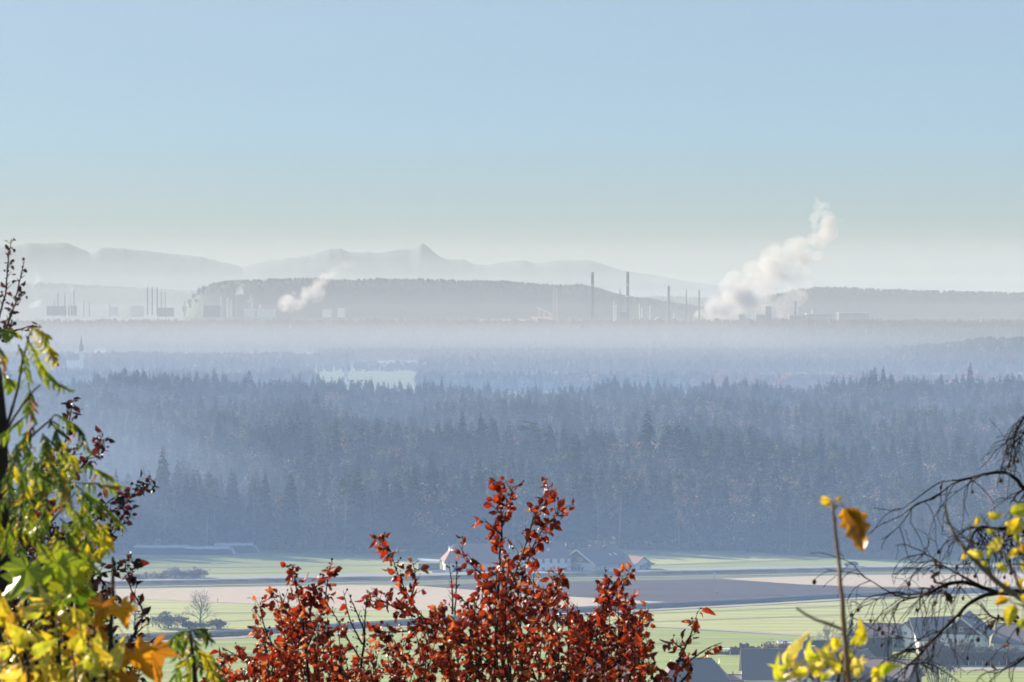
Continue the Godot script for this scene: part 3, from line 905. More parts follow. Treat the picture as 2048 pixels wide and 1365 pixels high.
func farm() -> void:
	var p := gnd(958, 1148.0)
	# the long barn at the left of the farm
	house("barn", "long barn with reddish hipped roof at the left end of the farm", p + Vector3(0, 0, -6), deg_to_rad(6), 22, 13, 3.6, 4.6, M.cream, M.roof_red, [[0, -7, 1.3, 3.0, 2.4, true], [0, -2, 1.4, 2.2, 1.6], [0, 3, 1.4, 2.2, 1.6], [3, -3, 1.3, 1.0, 1.0], [3, 3, 1.3, 1.0, 1.0]], {"category": "barn", "hip": 3.6, "gable": M.white})
	house("farmhouse", "white two-storey farmhouse with rows of dark windows and brown hipped roof", gnd(1092, 1148.5) + Vector3(0, 0, -5), deg_to_rad(4), 14.5, 10.5, 5.2, 3.7, M.white, M.roof_dark, _rows(14.5), {"category": "house", "hip": 2.6, "chimneys": [[1.0, 0.5, 0.5, 0.9]], "skylights": [[0.5, 0.45, 1.0]]})
	house("chalet", "chalet with cream ground floor, dark timber gable and broad brown roof", gnd(1193, 1149.0) + Vector3(0, 0, -7), deg_to_rad(50), 17, 12.5, 3.6, 3.7, M.cream, M.roof_dark, [[3, -2.6, 1.6, 1.1, 1.1], [3, 0.2, 1.6, 1.0, 1.2], [3, 1.5, 1.6, 1.0, 1.2], [3, -0.9, 1.0, 1.0, 2.0, true], [3, 0.0, 4.6, 0.8, 0.8], [3, 1.1, 4.6, 0.8, 0.8], [0, 4.0, 1.7, 1.0, 1.3], [0, -3.5, 1.7, 1.0, 1.3]], {"gable": M.dark_wood, "overhang": 1.3, "barge": M.cream, "chimneys": [[3.0, 0.8, 0.5, 0.7], [-1.0, -1.6, 0.8, 0.6]], "skylights": [[2.5, 0.4, 1.0], [5.0, 0.4, 1.0]]})
	house("garage", "low garage with pinkish tiled roof at the right end of the farm", gnd(1268, 1147.5) + Vector3(0, 0, -5), deg_to_rad(-48), 8.5, 7.0, 2.5, 2.2, M.white, M.roof_red, [[3, 0.0, 1.2, 3.0, 2.2, true]], {"category": "garage"})
	var lean := thing("open_shed", "small open shed with dark posts leaning against the pink-roofed garage", "shed", gnd(1290, 1147) + Vector3(0, 0, -1.0), deg_to_rad(-48))
	var s := Soup.new()
	s.quad(Vector3(-3, 2.1, 1.8), Vector3(3, 2.1, 1.8), Vector3(3, 3.1, -1.8), Vector3(-3, 3.1, -1.8))
	s.quad(Vector3(-3, 2.0, 1.8), Vector3(-3, 3.0, -1.8), Vector3(3, 3.0, -1.8), Vector3(3, 2.0, 1.8))
	obj("roof", s, M.roof_dark, lean)
	for q in [-2.8, 0.0, 2.8]:
		var post := Soup.new()
		post.box(Vector3(q, 1.0, 1.6), Vector3(0.2, 2.1, 0.2))
		obj("post", post, M.wood, lean)
	var shed := thing("timber_shelter", "low shelter with a pale sheet roof over stacked wood, left of the barn", "shelter", gnd(858, 1140), deg_to_rad(3))
	s = Soup.new()
	s.quad(Vector3(-3.4, 3.0, 1.6), Vector3(3.4, 2.6, 1.6), Vector3(3.4, 3.0, -1.6), Vector3(-3.4, 3.4, -1.6))
	s.quad(Vector3(-3.4, 2.9, 1.6), Vector3(-3.4, 3.3, -1.6), Vector3(3.4, 2.9, -1.6), Vector3(3.4, 2.5, 1.6))
	obj("roof", s, M.tin, shed)
	s = Soup.new()
	for i in 60:
		s.tube([Vector3(-3.1 + (i % 15) * 0.44, 0.3 + (i / 15) * 0.5, -1.2), Vector3(-3.1 + (i % 15) * 0.44, 0.3 + (i / 15) * 0.5, rf(1.1, 1.5))], [0.22, 0.22], 7)
	obj("wood_stack", s, M.wood, shed)
	for q in [-3.2, 3.2]:
		s = Soup.new()
		s.box(Vector3(q, 1.35, 1.5), Vector3(0.16, 2.7, 0.16))
		obj("post", s, M.wood, shed)
	var wall := Soup.new()
	wall.box(Vector3(0, 0.6, 0), Vector3(20, 1.2, 0.3))
	var wo := obj("yard_wall", wall, M.concrete)
	wo.position = gnd(930, 1148.5)
	tag(wo, "low pale yard wall in front of the long barn", "wall")
	car("white van parked in front of the chalet at the farm", gnd(1228, 1150.5) + Vector3(0, 0.05, 0), deg_to_rad(8), col(0.75, 0.76, 0.78), true)
	car("dark car driving on the country road right of the farm", gnd(1702, 1141.0) + Vector3(0, 1.25, 0), deg_to_rad(2), col(0.03, 0.035, 0.05))
	car("pale grey car on the lane beside the railway, behind the red beech leaves", gnd(1122, 1240) + Vector3(0, 0.15, 0), deg_to_rad(12), col(0.6, 0.61, 0.63))
	bare_tree("bare_tree", "small leafless tree against the farmhouse and chalet walls", gnd(1148, 1150), 5.6, 5, 0.7)
	bare_tree("bare_tree", "round leafless tree alone in the left meadow beside low bushes", gnd(400, 1255), 9.6, 12, 0.75, Color(0.12, 0.105, 0.09), 6)
	bare_tree("bare_tree", "faint leafless tree by the railway, half hidden by orange leaves", gnd(268, 1262), 9.5, 19, 0.6, Color(0.16, 0.13, 0.11), 5)
	bush("bush", "low grey-green bush left of the round leafless tree", gnd(338, 1258), Vector3(9.5, 4.2, 5), 31, Color(0.16, 0.16, 0.11), 1300)
	bush("bush", "small rusty bush right of the round leafless tree", gnd(432, 1259), Vector3(5.0, 2.6, 3), 32, Color(0.2, 0.11, 0.07), 700)
	bush("bush", "dark low bush in the shadow behind the round leafless tree", gnd(392, 1259), Vector3(7, 1.9, 3), 33, Color(0.09, 0.085, 0.06), 700)
	bush("bush", "yellowish bush at the left end of the field hedge by the road", gnd(305, 1165), Vector3(9, 3.2, 3), 36, Color(0.36, 0.32, 0.2), 900)
	bush("bush", "tall grey bush in the middle of the field hedge by the road", gnd(347, 1164.5), Vector3(8, 4.6, 3), 37, Color(0.32, 0.28, 0.2), 1100)
	bush("bush", "dense grey-brown bush at the right end of the field hedge", gnd(388, 1164), Vector3(8.4, 4.4, 3), 38, Color(0.28, 0.24, 0.18), 1200)
	bush("bush", "thin pale bush left of the field hedge, behind the leaves", gnd(262, 1166), Vector3(7, 3.0, 3), 39, Color(0.36, 0.32, 0.22), 600)
	for k in 9:
		bush("tuft", "%s dry tuft from left along the road right of the field hedge" % ORD[k], gnd(432 + k * 31 + rf(-8, 8), 1163 - k * 0.9), Vector3(rf(1.2, 2.6), rf(0.7, 1.2), 1.0), 60 + k, Color(0.2, 0.16, 0.11), 60, "dry tufts along the road", "tuft")
	# silage heaps under pale sheets at the edge of the forest
	var heaps := [[270, 390, 1108, 2.6, "left silage heap of pale bales and dark sheet at the forest edge"], [372, 470, 1109, 2.4, "middle silage heap with white-edged dark sheet at the forest edge"], [430, 518, 1105, 2.9, "right silage heap with pale sloping end at the forest edge"]]
	for q in heaps:
		var a := gnd(q[0], q[2])
		var b := gnd(q[1], q[2])
		var t := thing("silage_heap", q[4], "silage heap", (a + b) / 2, 0.0, "silage heaps at the forest edge")
		var l := a.distance_to(b)
		var h: float = q[3]
		s = Soup.new()
		var prof := [[3.2, 0.0], [2.5, h * 0.85], [1.6, h], [-1.6, h], [-2.5, h * 0.85], [-3.2, 0.0]]
		for i in prof.size() - 1:
			s.quad(Vector3(-l / 2, prof[i][1], prof[i][0]), Vector3(l / 2 - 1.5 * prof[i][1] / h, prof[i][1], prof[i][0]), Vector3(l / 2 - 1.5 * prof[i + 1][1] / h, prof[i + 1][1], prof[i + 1][0]), Vector3(-l / 2, prof[i + 1][1], prof[i + 1][0]))
		for sx in [-1, 1]:
			var x0: float = l / 2 * sx
			for i in prof.size() - 1:
				var pa := Vector3(x0 - (1.5 * prof[i][1] / h if sx > 0 else 0.0), prof[i][1], prof[i][0])
				var pb := Vector3(x0 - (1.5 * prof[i + 1][1] / h if sx > 0 else 0.0), prof[i + 1][1], prof[i + 1][0])
				if sx > 0: s.tri(Vector3(x0 - 0.7, 0, 0), pa, pb)
				else: s.tri(Vector3(x0, 0, 0), pb, pa)
		obj("heap", s, mat(0.06, 0.065, 0.075, 0.7), t)
		s = Soup.new()
		var old := []
		for i in 25:
			var x := lerpf(-l / 2 - 0.1, l / 2 + 0.3, i / 24.0)
			var y := minf(h, maxf(0.1, (l / 2 + 0.3 - x) * 1.4)) + 0.12 + 0.22 * noise.get_noise_1d(x * 9.0 + h * 70.0)
			var row := [Vector3(x, y - 0.55, 2.75), Vector3(x, y, 2.0), Vector3(x, y + 0.05, -1.7)]
			if i:
				s.quad(old[0], row[0], row[1], old[1]); s.quad(old[1], row[1], row[2], old[2])
			old = row
		obj("sheet", s, M.sheet, t)
	var hide := thing("hunting_hide", "small pale hunting hide on stilts at the forest edge above the silage heaps", "hide", gnd(316, 1106))
	s = Soup.new()
	s.box(Vector3(0, 3.3, 0), Vector3(1.7, 2.2, 1.6))
	obj("cabin", s, mat(0.34, 0.32, 0.28), hide)
	s = Soup.new()
	s.box(Vector3(0, 3.6, 0.82), Vector3(0.9, 0.6, 0.06))
	obj("opening", s, M.glass, hide)
	for x in [-0.75, 0.75]:
		for z in [-0.7, 0.7]:
			s = Soup.new()
			s.box(Vector3(x, 1.1, z), Vector3(0.14, 2.3, 0.14))
			obj("leg", s, M.wood, hide)
	pole("street_lamp", "tall double-armed lamp beside the railway left of the red beech", "lamp", gnd(510, 1273), 9.4, [-1.3, 1.6])
	pole("street_lamp", "lone lamp pole in the meadow right of the red beech", "lamp", gnd(1293, 1283), 9.0, [0.8, -0.8])
	pole("street_lamp", "lamp pole in the meadow behind the bare drooping branches", "lamp", gnd(1996, 1283), 9.2, [0.8, -0.6])
	pole("marker_post", "short dark post at the edge of the stubble field", "post", gnd(435, 1206), 1.4, [])
	for q in [[1435, 1192, "small white sign board standing in the ploughed field"], [1429, 1158, "white marker post where ploughed field and stubble meet"]]:
		var t := thing("field_sign", q[2], "sign", gnd(q[0], q[1]))
		s = Soup.new()
		s.box(Vector3(0, 0.7, 0), Vector3(0.1, 1.5, 0.1))
		obj("post", s, M.wood, t)
		s = Soup.new()
		s.box(Vector3(0, 1.5, 0.08), Vector3(0.75, 0.8, 0.05))
		obj("board", s, M.pale, t)
func _rows(l: float) -> Array:
	var w := []
	for k in 6:
		w.append([0, -l / 2 + 1.5 + k * (l - 3.0) / 5.0, 1.35, 0.75, 1.3])
		w.append([0, -l / 2 + 1.5 + k * (l - 3.0) / 5.0, 3.95, 0.75, 1.3])
	for k in 3:
		w.append([1, -3.0 + 3.0 * k, 1.35, 0.75, 1.3])
		w.append([3, -3.0 + 3.0 * k, 3.95, 0.75, 1.3])
	return w

func hamlet() -> void:
	var s: Soup
	house("large_house", "tall white house with brown roof and pale verge boards at lower right", gnd(1938, 1316) + Vector3(0, 0, -5), deg_to_rad(72), 12, 10.0, 5.4, 3.9, M.white, M.roof_dark, [[3, -2.5, 3.8, 0.9, 1.2], [3, 0.0, 3.8, 0.9, 1.2], [3, 2.5, 3.8, 0.9, 1.2], [3, 0, 6.6, 0.8, 0.9], [3, 2.2, 1.2, 0.9, 1.2], [0, 3.5, 3.9, 0.9, 1.2], [0, 0.5, 3.9, 0.9, 1.2], [0, 2.5, 1.4, 3.0, 1.6], [0, -3.5, 1.1, 1.0, 2.0, true]], {"overhang": 1.2, "barge": M.tin, "gable": M.dark_wood, "chimneys": [[1.5, -1.2, 0.6, 0.6]], "skylights": [[-1.0, 0.5, 1.0]]})
	house("house_wing", "lower wing with dark roof and timber gable joined to the tall white house", gnd(1874, 1312) + Vector3(0, 0, -8), deg_to_rad(14), 10, 9, 3.6, 4.2, M.white, M.roof_dark, [[0, 2.5, 1.6, 1.0, 1.2], [0, 4.6, 1.6, 1.0, 1.2], [3, 0, 4.6, 0.9, 0.9]], {"overhang": 0.9})
	house("small_house", "small white-gabled house left of the tall white house, behind branches", gnd(1832, 1304) + Vector3(0, 0, -4), deg_to_rad(58), 9, 7.5, 3.3, 3.3, M.white, M.roof_dark, [[3, -1.5, 1.6, 0.8, 1.0], [3, 1.5, 1.6, 0.8, 1.0], [3, 0, 4.3, 0.7, 0.7]], {})
	house("garden_house", "low house with reddish roof between two small conifers", gnd(1768, 1290) + Vector3(0, 0, -3), deg_to_rad(-10), 9, 6, 2.3, 2.2, M.cream, M.roof_red, [[0, 0, 1.2, 1.0, 1.0]], {"overhang": 0.4})
	house("farm_roof_house", "big house at the bottom edge with a long dark roof and white gable", gnd(1608, 1392) + Vector3(0, 0, -8), deg_to_rad(-2), 24, 13, 3.4, 5.0, M.white, M.roof_dark, [], {"chimneys": [[2.8, 0.0, 0.9, 0.7]], "chimney": M.roof_dark})
	house("porch_gable", "white gable with a small dark round window below the long dark roof", gnd(1606, 1398) + Vector3(0, 0, 2.5), deg_to_rad(90), 4.0, 7.0, 3.2, 2.3, M.white, M.roof_dark, [[3, 0, 4.35, 0.45, 0.5]], {"category": "gable house", "overhang": 0.35})
	house("barn_roof_house", "house at the bottom edge right of the red sprig, seen as a dark hipped roof", gnd(1392, 1392) + Vector3(0, 0, -3), deg_to_rad(-1), 14, 12, 3.0, 4.2, M.white, M.roof_dark, [], {"hip": 4.0, "category": "house"})
	house("low_annex", "flat dark annex roof right of the hipped roof at the bottom edge", gnd(1478, 1384), deg_to_rad(0), 12, 6, 2.6, 0.7, M.cream, M.roof_dark, [], {"category": "shed", "overhang": 0.3})
	house("white_house", "white house with grey roof half hidden behind the red beech", gnd(1208, 1388) + Vector3(0, 0, -3), deg_to_rad(-14), 9.5, 9, 4.4, 2.6, M.white, M.roof_grey, [[0, 2.8, 3.0, 0.9, 1.3], [0, 1.4, 3.0, 0.9, 1.3], [0, -1.5, 3.0, 0.9, 1.3], [1, 0, 3.0, 0.9, 1.3], [0, 2.0, 1.0, 0.9, 1.3]], {"overhang": 1.3})
	house("edge_house", "house with dark roof at the right edge behind thin branches", gnd(2050, 1310) + Vector3(0, 0, -4), deg_to_rad(-24), 11, 9, 2.8, 3.6, M.white, M.roof_dark, [[0, 0, 1.3, 1.0, 1.1]], {})
	house("dark_barn", "dark roofed barn at lower right below the bare drooping tree", gnd(1775, 1378), deg_to_rad(-30), 12, 9, 2.8, 3.4, M.dark_wood, M.roof_dark, [], {"category": "barn"})
	house("dark_shed", "steep dark shed roof beside the yellow sprig at lower right", gnd(1722, 1362), deg_to_rad(60), 7, 7.5, 2.4, 3.8, M.dark_wood, M.roof_dark, [], {"category": "shed"})
	hedge("clipped dark green hedge block left of the low red-roofed house", gnd(1738, 1318), 0.05, Vector3(11, 5.4, 4), 70, Color(0.025, 0.04, 0.03))
	hedge("long low dark hedge in front of the tall white house", gnd(1945, 1330), 0.0, Vector3(20, 3.2, 2.5), 71, Color(0.04, 0.045, 0.04))
	hedge("dark garden hedge right of the firewood rows", gnd(1642, 1302), 0.03, Vector3(9, 2.6, 2.5), 72, Color(0.035, 0.045, 0.035))
	conifer("garden_conifer", "tallest dark conifer right of the large leafless garden tree", gnd(1702, 1306), 8.6, 1.2, 401)
	conifer("garden_conifer", "second dark conifer pressed against the tallest one by the stem", gnd(1714, 1306), 7.2, 1.25, 402)
	conifer("garden_conifer", "small conifer standing left of the low red-roofed house", gnd(1752, 1300), 5.6, 1.5, 403)
	conifer("garden_conifer", "blue-grey conifer right of the low red-roofed house", gnd(1800, 1303), 6.4, 1.7, 404)
	conifer("garden_conifer", "narrow dark conifer rising from the hedge behind the firewood", gnd(1618, 1304), 4.3, 1.2, 405)
	conifer("garden_conifer", "small round conifer behind the right corner of the tall white house", gnd(1972, 1306), 4.2, 1.9, 406)
	conifer("garden_conifer", "tiny conifer beside the flat annex roof at the bottom edge", gnd(1466, 1372), 3.2, 1.3, 407)
	bare_tree("bare_tree", "large leafless garden tree left of the dark conifers", gnd(1657, 1303), 7.4, 44, 0.9, Color(0.11, 0.1, 0.09), 6)
	bush("bush", "large purple-grey leafless bush beside the long dark roof", gnd(1556, 1345), Vector3(10.5, 7.2, 7), 45, Color(0.13, 0.095, 0.1), 2400)
	bush("bush", "greenish lower bush in front of the purple-grey bush", gnd(1540, 1362), Vector3(7, 4.2, 5), 46, Color(0.15, 0.15, 0.09), 1000)
	bush("bush", "reddish bush at the bottom edge left of the yellow leaf", gnd(1520, 1385), Vector3(6.5, 5.0, 4), 47, Color(0.2, 0.11, 0.11), 1100)
	bush("bush", "tall grey-purple bush below the tall white house, behind the bare branches", gnd(1880, 1372), Vector3(10, 10.5, 7), 48, Color(0.12, 0.1, 0.11), 2600)
	bush("bush", "yellow-green bush against the wall of the tall white house", gnd(1926, 1326), Vector3(6, 5.2, 4), 49, Color(0.2, 0.19, 0.1), 1300)
	bush("bush", "dull olive bush at the right corner of the tall white house", gnd(1972, 1328), Vector3(6.5, 4.2, 4), 50, Color(0.14, 0.14, 0.09), 1200)
	bush("bush", "pinkish shrub under the left gable of the tall white house", gnd(1868, 1322), Vector3(6, 4.6, 4), 51, Color(0.17, 0.12, 0.11), 1200)
	bush("bush", "grey bush at the right edge in front of the dark-roofed house", gnd(2030, 1330), Vector3(8, 4.2, 4), 52, Color(0.12, 0.11, 0.09), 1100)
	bush("bush", "brown shrub beside the stem with the big orange leaf", gnd(1672, 1308), Vector3(5, 3.0, 3), 53, Color(0.17, 0.12, 0.1), 700)
	bush("bush", "thin pale bush at the bottom edge below the hipped roof", gnd(1420, 1388), Vector3(8, 4.4, 4), 54, Color(0.22, 0.2, 0.16), 700)
	# rows of firewood, the small shed and the goal posts on the lawn
	for q in [[1447, 1309, 3.6, 1.0, "left row of stacked firewood under a pale blue sheet"], [1474, 1309, 3.0, 1.9, "second row of stacked firewood with a stepped top"], [1491, 1308, 2.6, 2.6, "tallest row of stacked firewood with a post above it"], [1511, 1307.5, 3.0, 1.9, "right row of stacked firewood beside the purple bush"]]:
		var t := thing("firewood_row", q[4], "firewood stack", gnd(q[0], q[1]), 0.0, "firewood rows on the lawn")
		s = Soup.new()
		var w: float = q[2]
		for i in int(w / 0.3):
			for k in int(q[3] / 0.28 * rf(0.75, 1.05)):
				s.tube([Vector3(-w / 2 + i * 0.3, 0.15 + k * 0.28, -0.6), Vector3(-w / 2 + i * 0.3 + rf(-0.05, 0.05), 0.15 + k * 0.28, rf(0.45, 0.65))], [0.15, 0.15], 6)
		obj("logs", s, M.dark_wood, t).set_meta("kind", "stuff")
		if q[0] == 1447:
			s = Soup.new()
			s.box(Vector3(0, q[3] + 0.25, 0), Vector3(w, 0.1, 1.5))
			obj("cover", s, M.tin, t)
	for q in [[1460.5, "left thin white post on the lawn before the firewood"], [1487, "right thin white post on the lawn, with a slanting stay"]]:
		var t := thing("lawn_post", q[1], "post", gnd(q[0], 1312.5))
		s = Soup.new()
		s.box(Vector3(0, 0.5, 0), Vector3(0.12, 1.2, 0.12))
		obj("post", s, M.pale, t)
		if q[0] > 1480:
			s = Soup.new()
			s.tube([Vector3(0, 0.9, 0), Vector3(0.55, 1.5, 0)], [0.05, 0.05], 5)
			obj("stay", s, M.pale, t)
	house("tool_shed", "tiny garden shed with a pale flat roof behind the purple bush", gnd(1569, 1303), 0.0, 3.0, 2.6, 1.8, 0.3, M.dark_wood, M.tin, [], {"category": "shed", "overhang": 0.2})
	for k in 7:
		var q := gnd([1938, 1952, 1966, 1982, 1999, 2014, 2034][k], 1332)
		var t := thing("fence_post", "%s pale fence post from left along the gravel drive" % ORD[k], "post", q, 0.0, "fence posts along the gravel drive")
		s = Soup.new()
		s.box(Vector3(0, 0.5, 0), Vector3(0.12, 1.1, 0.12))
		obj("post", s, M.pale, t)

# ---------------------------------------------------------------- the works, the village and the church in the haze
func stack(called: String, label: String, px: float, top: float, base: float, width: float, d: float, paint: Material, group := "", rings := 0, category := "chimney") -> void:
	var a := at(px, base, d)
	var h := at(px, top, d).y - a.y
	var m := d / FPX
	var t := thing(called, label, category, a, 0.0, group)
	var s := Soup.new()
	s.tube([Vector3(0, -3, 0), Vector3(0, h * 0.5, 0), Vector3(0, h, 0)], [width * m * 0.56, width * m * 0.5, width * m * 0.44], 16)
	obj("shaft", s, paint, t)
	for k in rings:
		s = Soup.new()
		var y := h * (0.97 - k * 0.22)
		s.tube([Vector3(0, y - 1.2, 0), Vector3(0, y + 1.2, 0)], [width * m * 0.62, width * m * 0.62], 16)
		obj("ring", s, M.metal, t)
func lattice(called: String, label: String, px: float, top: float, base: float, w0: float, w1: float, d: float, category := "tower", arms := 0) -> void:
	var a := at(px, base, d)
	var h := at(px, top, d).y - a.y
	var m := d / FPX
	var t := thing(called, label, category, a)
	var levels := 7
	for k in 4:
		var s := Soup.new()
		var c := Vector3([1, 1, -1, -1][k], 0, [1, -1, -1, 1][k]) * m / 2
		s.tube([c * w0 + Vector3(0, -2, 0), c * w1 + Vector3(0, h, 0)], [0.55, 0.45], 5)
		obj("leg", s, M.metal, t)
	var b := Soup.new()
	for i in levels:
		var y0 := h * i / levels
		var y1 := h * (i + 1) / levels
		var u0 := lerpf(w0, w1, float(i) / levels) * m / 2
		var u1 := lerpf(w0, w1, float(i + 1) / levels) * m / 2
		for k in 4:
			var q := Basis(Vector3.UP, PI / 2 * k)
			b.tube([q * Vector3(-u0, y0, u0), q * Vector3(u1, y1, u1)], [0.3, 0.3], 4, false)
			b.tube([q * Vector3(-u1, y1, u1), q * Vector3(u1, y1, u1)], [0.3, 0.3], 4, false)
	obj("bracing", b, M.metal, t)
	for k in arms:
		var s := Soup.new()
		var y := h * (0.95 - 0.13 * k)
		s.tube([Vector3(-w0 * m * 0.9, y, 0), Vector3(0, y + 0.8, 0), Vector3(w0 * m * 0.9, y, 0)], [0.2, 0.5, 0.2], 5)
		obj("arm", s, M.metal, t)
func block(called: String, label: String, px0: float, px1: float, top: float, base: float, d: float, paint: Material, category := "building", pitch := 0.0) -> void:
	var a := at(px0, base, d)
	var b := at(px1, base, d)
	var h := at(px0, top, d).y - a.y
	var t := thing(called, label, category, (a + b) / 2)
	var s := Soup.new()
	var l := a.distance_to(b)
	s.box(Vector3(0, h / 2 - 1, 0), Vector3(l, h + 2, maxf(12.0, l * 0.7)))
	obj("wall", s, paint, t)
	s = Soup.new()
	if pitch > 0.0:
		var z := maxf(12.0, l * 0.7) / 2 + 0.5
		s.quad(Vector3(-l / 2 - 0.5, h, z), Vector3(l / 2 + 0.5, h, z), Vector3(l / 2 + 0.5, h + pitch, 0), Vector3(-l / 2 - 0.5, h + pitch, 0))
		s.quad(Vector3(l / 2 + 0.5, h, -z), Vector3(-l / 2 - 0.5, h, -z), Vector3(-l / 2 - 0.5, h + pitch, 0), Vector3(l / 2 + 0.5, h + pitch, 0))
		s.tri(Vector3(l / 2, h, z), Vector3(l / 2, h, -z), Vector3(l / 2, h + pitch, 0))
		s.tri(Vector3(-l / 2, h, -z), Vector3(-l / 2, h, z), Vector3(-l / 2, h + pitch, 0))
	else:
		s.box(Vector3(0, h + 0.4, 0), Vector3(l + 1, 0.8, maxf(12.0, l * 0.7) + 1))
	obj("roof", s, M.pale if pitch == 0.0 else M.roof_red, t)
func plume(label: String, path: Array, d: float, n: int, density: float, sd: int) -> void:      # path of [px, py, radius in pixels, share of the density]
	var r := RandomNumberGenerator.new()
	r.seed = sd
	var root := thing("steam_plume", label, "steam")
	var m := d / FPX
	var mats := []
	for k in 5:
		var f := FogMaterial.new()
		f.albedo = col(0.99, 0.94, 0.88)
		f.density = density * 0.44 * (0.2 + 0.2 * k)
		mats.append(f)
	n = int(n * 1.35)
	for i in n:
		var u := pow((i + r.randf()) / n, 1.15) * (path.size() - 1)
		var k := mini(int(u), path.size() - 2)
		var w := u - k
		var rad := lerpf(path[k][2], path[k + 1][2], w) * 1.25
		var c := at(lerpf(path[k][0], path[k + 1][0], w) + clampf(r.randfn(), -1.4, 1.4) * rad * 0.55, lerpf(path[k][1], path[k + 1][1], w) + clampf(r.randfn(), -1.4, 1.4) * rad * 0.42, d + r.randfn() * rad * m * 0.5)
		var q := rad * m * r.randf_range(0.25, 0.8)
		var f := FogVolume.new()
		f.name = "puff" if i == 0 else "puff_%03d" % i
		f.shape = RenderingServer.FOG_VOLUME_SHAPE_ELLIPSOID
		f.size = Vector3(q * r.randf_range(1.5, 2.4), q * r.randf_range(1.3, 2.1), q * 2.0)
		f.position = c
		f.rotation = Vector3(0, 0, r.randf_range(-0.7, 0.7))
		f.material = mats[clampi(int(lerpf(path[k][3], path[k + 1][3], w) * 5.0), 0, 4)]
		f.set_meta("kind", "stuff")
		root.add_child(f, true)
func works() -> void:
	var grey := mat(0.09, 0.09, 0.1)
	var dark := mat(0.03, 0.03, 0.035)
	var pale := mat(0.62, 0.62, 0.6)
	stack("chimney", "left of the two tallest chimneys, dark grey, in front of the long hill's slope", 1185, 545, 648, 6.5, 7000, dark, "", 2)
	stack("chimney", "right of the two tallest chimneys, dark grey, at the foot of the long hill", 1255.5, 544, 648, 6.5, 7000, dark, "", 3)
	stack("chimney", "medium chimney with pale left side between tall chimneys and steam", 1337.5, 572, 648, 5.5, 7000, grey, "", 1)
	stack("chimney", "thin chimney second to the left of the large steam plume", 1373, 579, 648, 2.2, 7050, dark, "", 1)
	stack("chimney", "thin chimney right at the left foot of the large steam plume", 1398.5, 579, 648, 3.2, 7050, dark, "", 1)
	stack("chimney", "thin short chimney tip between the two tallest chimneys", 1240, 579, 648, 2.2, 7300, dark, "", 1)
	stack("chimney", "dark chimney standing in the right steam column", 1591, 601, 650, 4.6, 6900, dark, "", 1)
	for q in [[294.5, "left"], [304, "middle"], [314, "right"]]:
		stack("chimney", "%s chimney of the three equal ones at the left" % q[1], q[0], 574.5, 628, 2.6, 7200, dark, "three equal chimneys at the left", 1)
	stack("chimney", "dark chimney beside the small left steam puff before the hill", 468, 576, 632, 2.8, 7000, dark)
	stack("chimney", "thin chimney with a dark tip left of the pipe group", 115.5, 585, 626, 2.2, 7200, dark, "", 1)
	stack("chimney", "thin chimney at the right of the pipe group", 147.5, 580, 626, 2.2, 7200, dark, "", 1)
	# slim columns, each standing on its own
	var slim := [[129, 586, 1], [134, 588, 0], [140, 590, 0], [167, 600, 1], [178, 603, 1], [108, 603, 1], [219, 607, 1], [322, 584, 1], [330, 586, 1], [363, 600, 0], [369, 602, 1], [375, 606, 0], [388, 604, 0], [441, 592, 0], [448, 585, 1], [455, 596, 0], [462, 600, 0], [476, 602, 1], [504, 604, 0], [512, 606, 1], [520, 610, 0], [1222, 604, 1], [1228, 602, 0], [1232, 610, 0], [1279, 608, 0], [1284, 616, 0], [1300, 612, 0], [1381, 608, 1], [1348, 626, 0], [1625, 619, 0], [1632, 617, 1], [1655, 632, 0], [1672, 624, 1], [1682, 627, 1], [1696, 617, 1], [1690, 628, 1], [1664, 627, 1], [1505, 630, 0], [1511, 627, 0]]
	for i in slim.size():
		var q: Array = slim[i]
		var light: bool = q[2] == 0
		stack("process_column", "%s slim %s column from the left across the hazy works" % [ORD[i % 40], "pale" if light else "grey"], q[0], q[1], 650 if q[0] > 900 else 632, rf(1.6, 2.6), rf(6900, 7250), pale if light else grey, "slim columns of the works", 0, "column")
	lattice("lattice_tower", "broad pale lattice tower in the works left of the tallest chimneys", 1110, 576, 648, 9, 7, 7300)
	lattice("lattice_tower", "slim lattice tower between two steam columns", 1548, 607, 650, 5, 5, 6850)
	lattice("lattice_tower", "short open steel frame left of the dark tower block in the steam", 1510, 634, 650, 7, 7, 6850)
	block("tower_block", "dark tower block in front of the steam, left of the slim lattice tower", 1531, 1543, 613, 652, 6860, grey)
	block("tower_block", "lower dark block left of the tower block in the steam", 1512, 1531, 630, 652, 6870, grey)
	block("tower_block", "dark block at the foot of the large plume", 1478, 1489, 629, 652, 6880, grey)
	block("boiler_house", "wide dark building under the chimney in the right steam column", 1578, 1612, 631, 652, 6850, grey)
	block("process_hall", "long low pipe rack right of the steam", 1612, 1660, 628, 652, 6950, grey)
	block("process_hall", "long flat dark hall at the right end of the works", 1676, 1735, 626, 655, 7000, grey)
	block("white_tank_house", "bright white cube building right of the left steam", 675, 690, 616, 634, 6900, mat(0.75, 0.74, 0.7))
	block("storage_hall", "white flat building left of the bright white cube", 645, 662, 619, 634, 6950, pale)
	block("storage_hall", "low orange-roofed hall at the centre of the works", 1062, 1104, 637, 650, 6900, mat(0.6, 0.45, 0.3), "building", 4.0)
	block("storage_hall", "low white hall right of the orange-roofed hall", 1148, 1163, 641, 652, 6900, pale)
	block("storage_hall", "row of low white halls left of the orange-roofed hall", 1000, 1060, 640, 650, 6950, pale)
	block("storage_hall", "faint low white hall at the centre left of the works", 945, 985, 640, 650, 6950, pale)
	block("process_hall", "small grey building at the foot of the right tallest chimney", 1241, 1253, 624, 650, 6950, grey)
	block("process_hall", "pale stepped building under the three equal chimneys", 262, 286, 613, 632, 7100, pale)
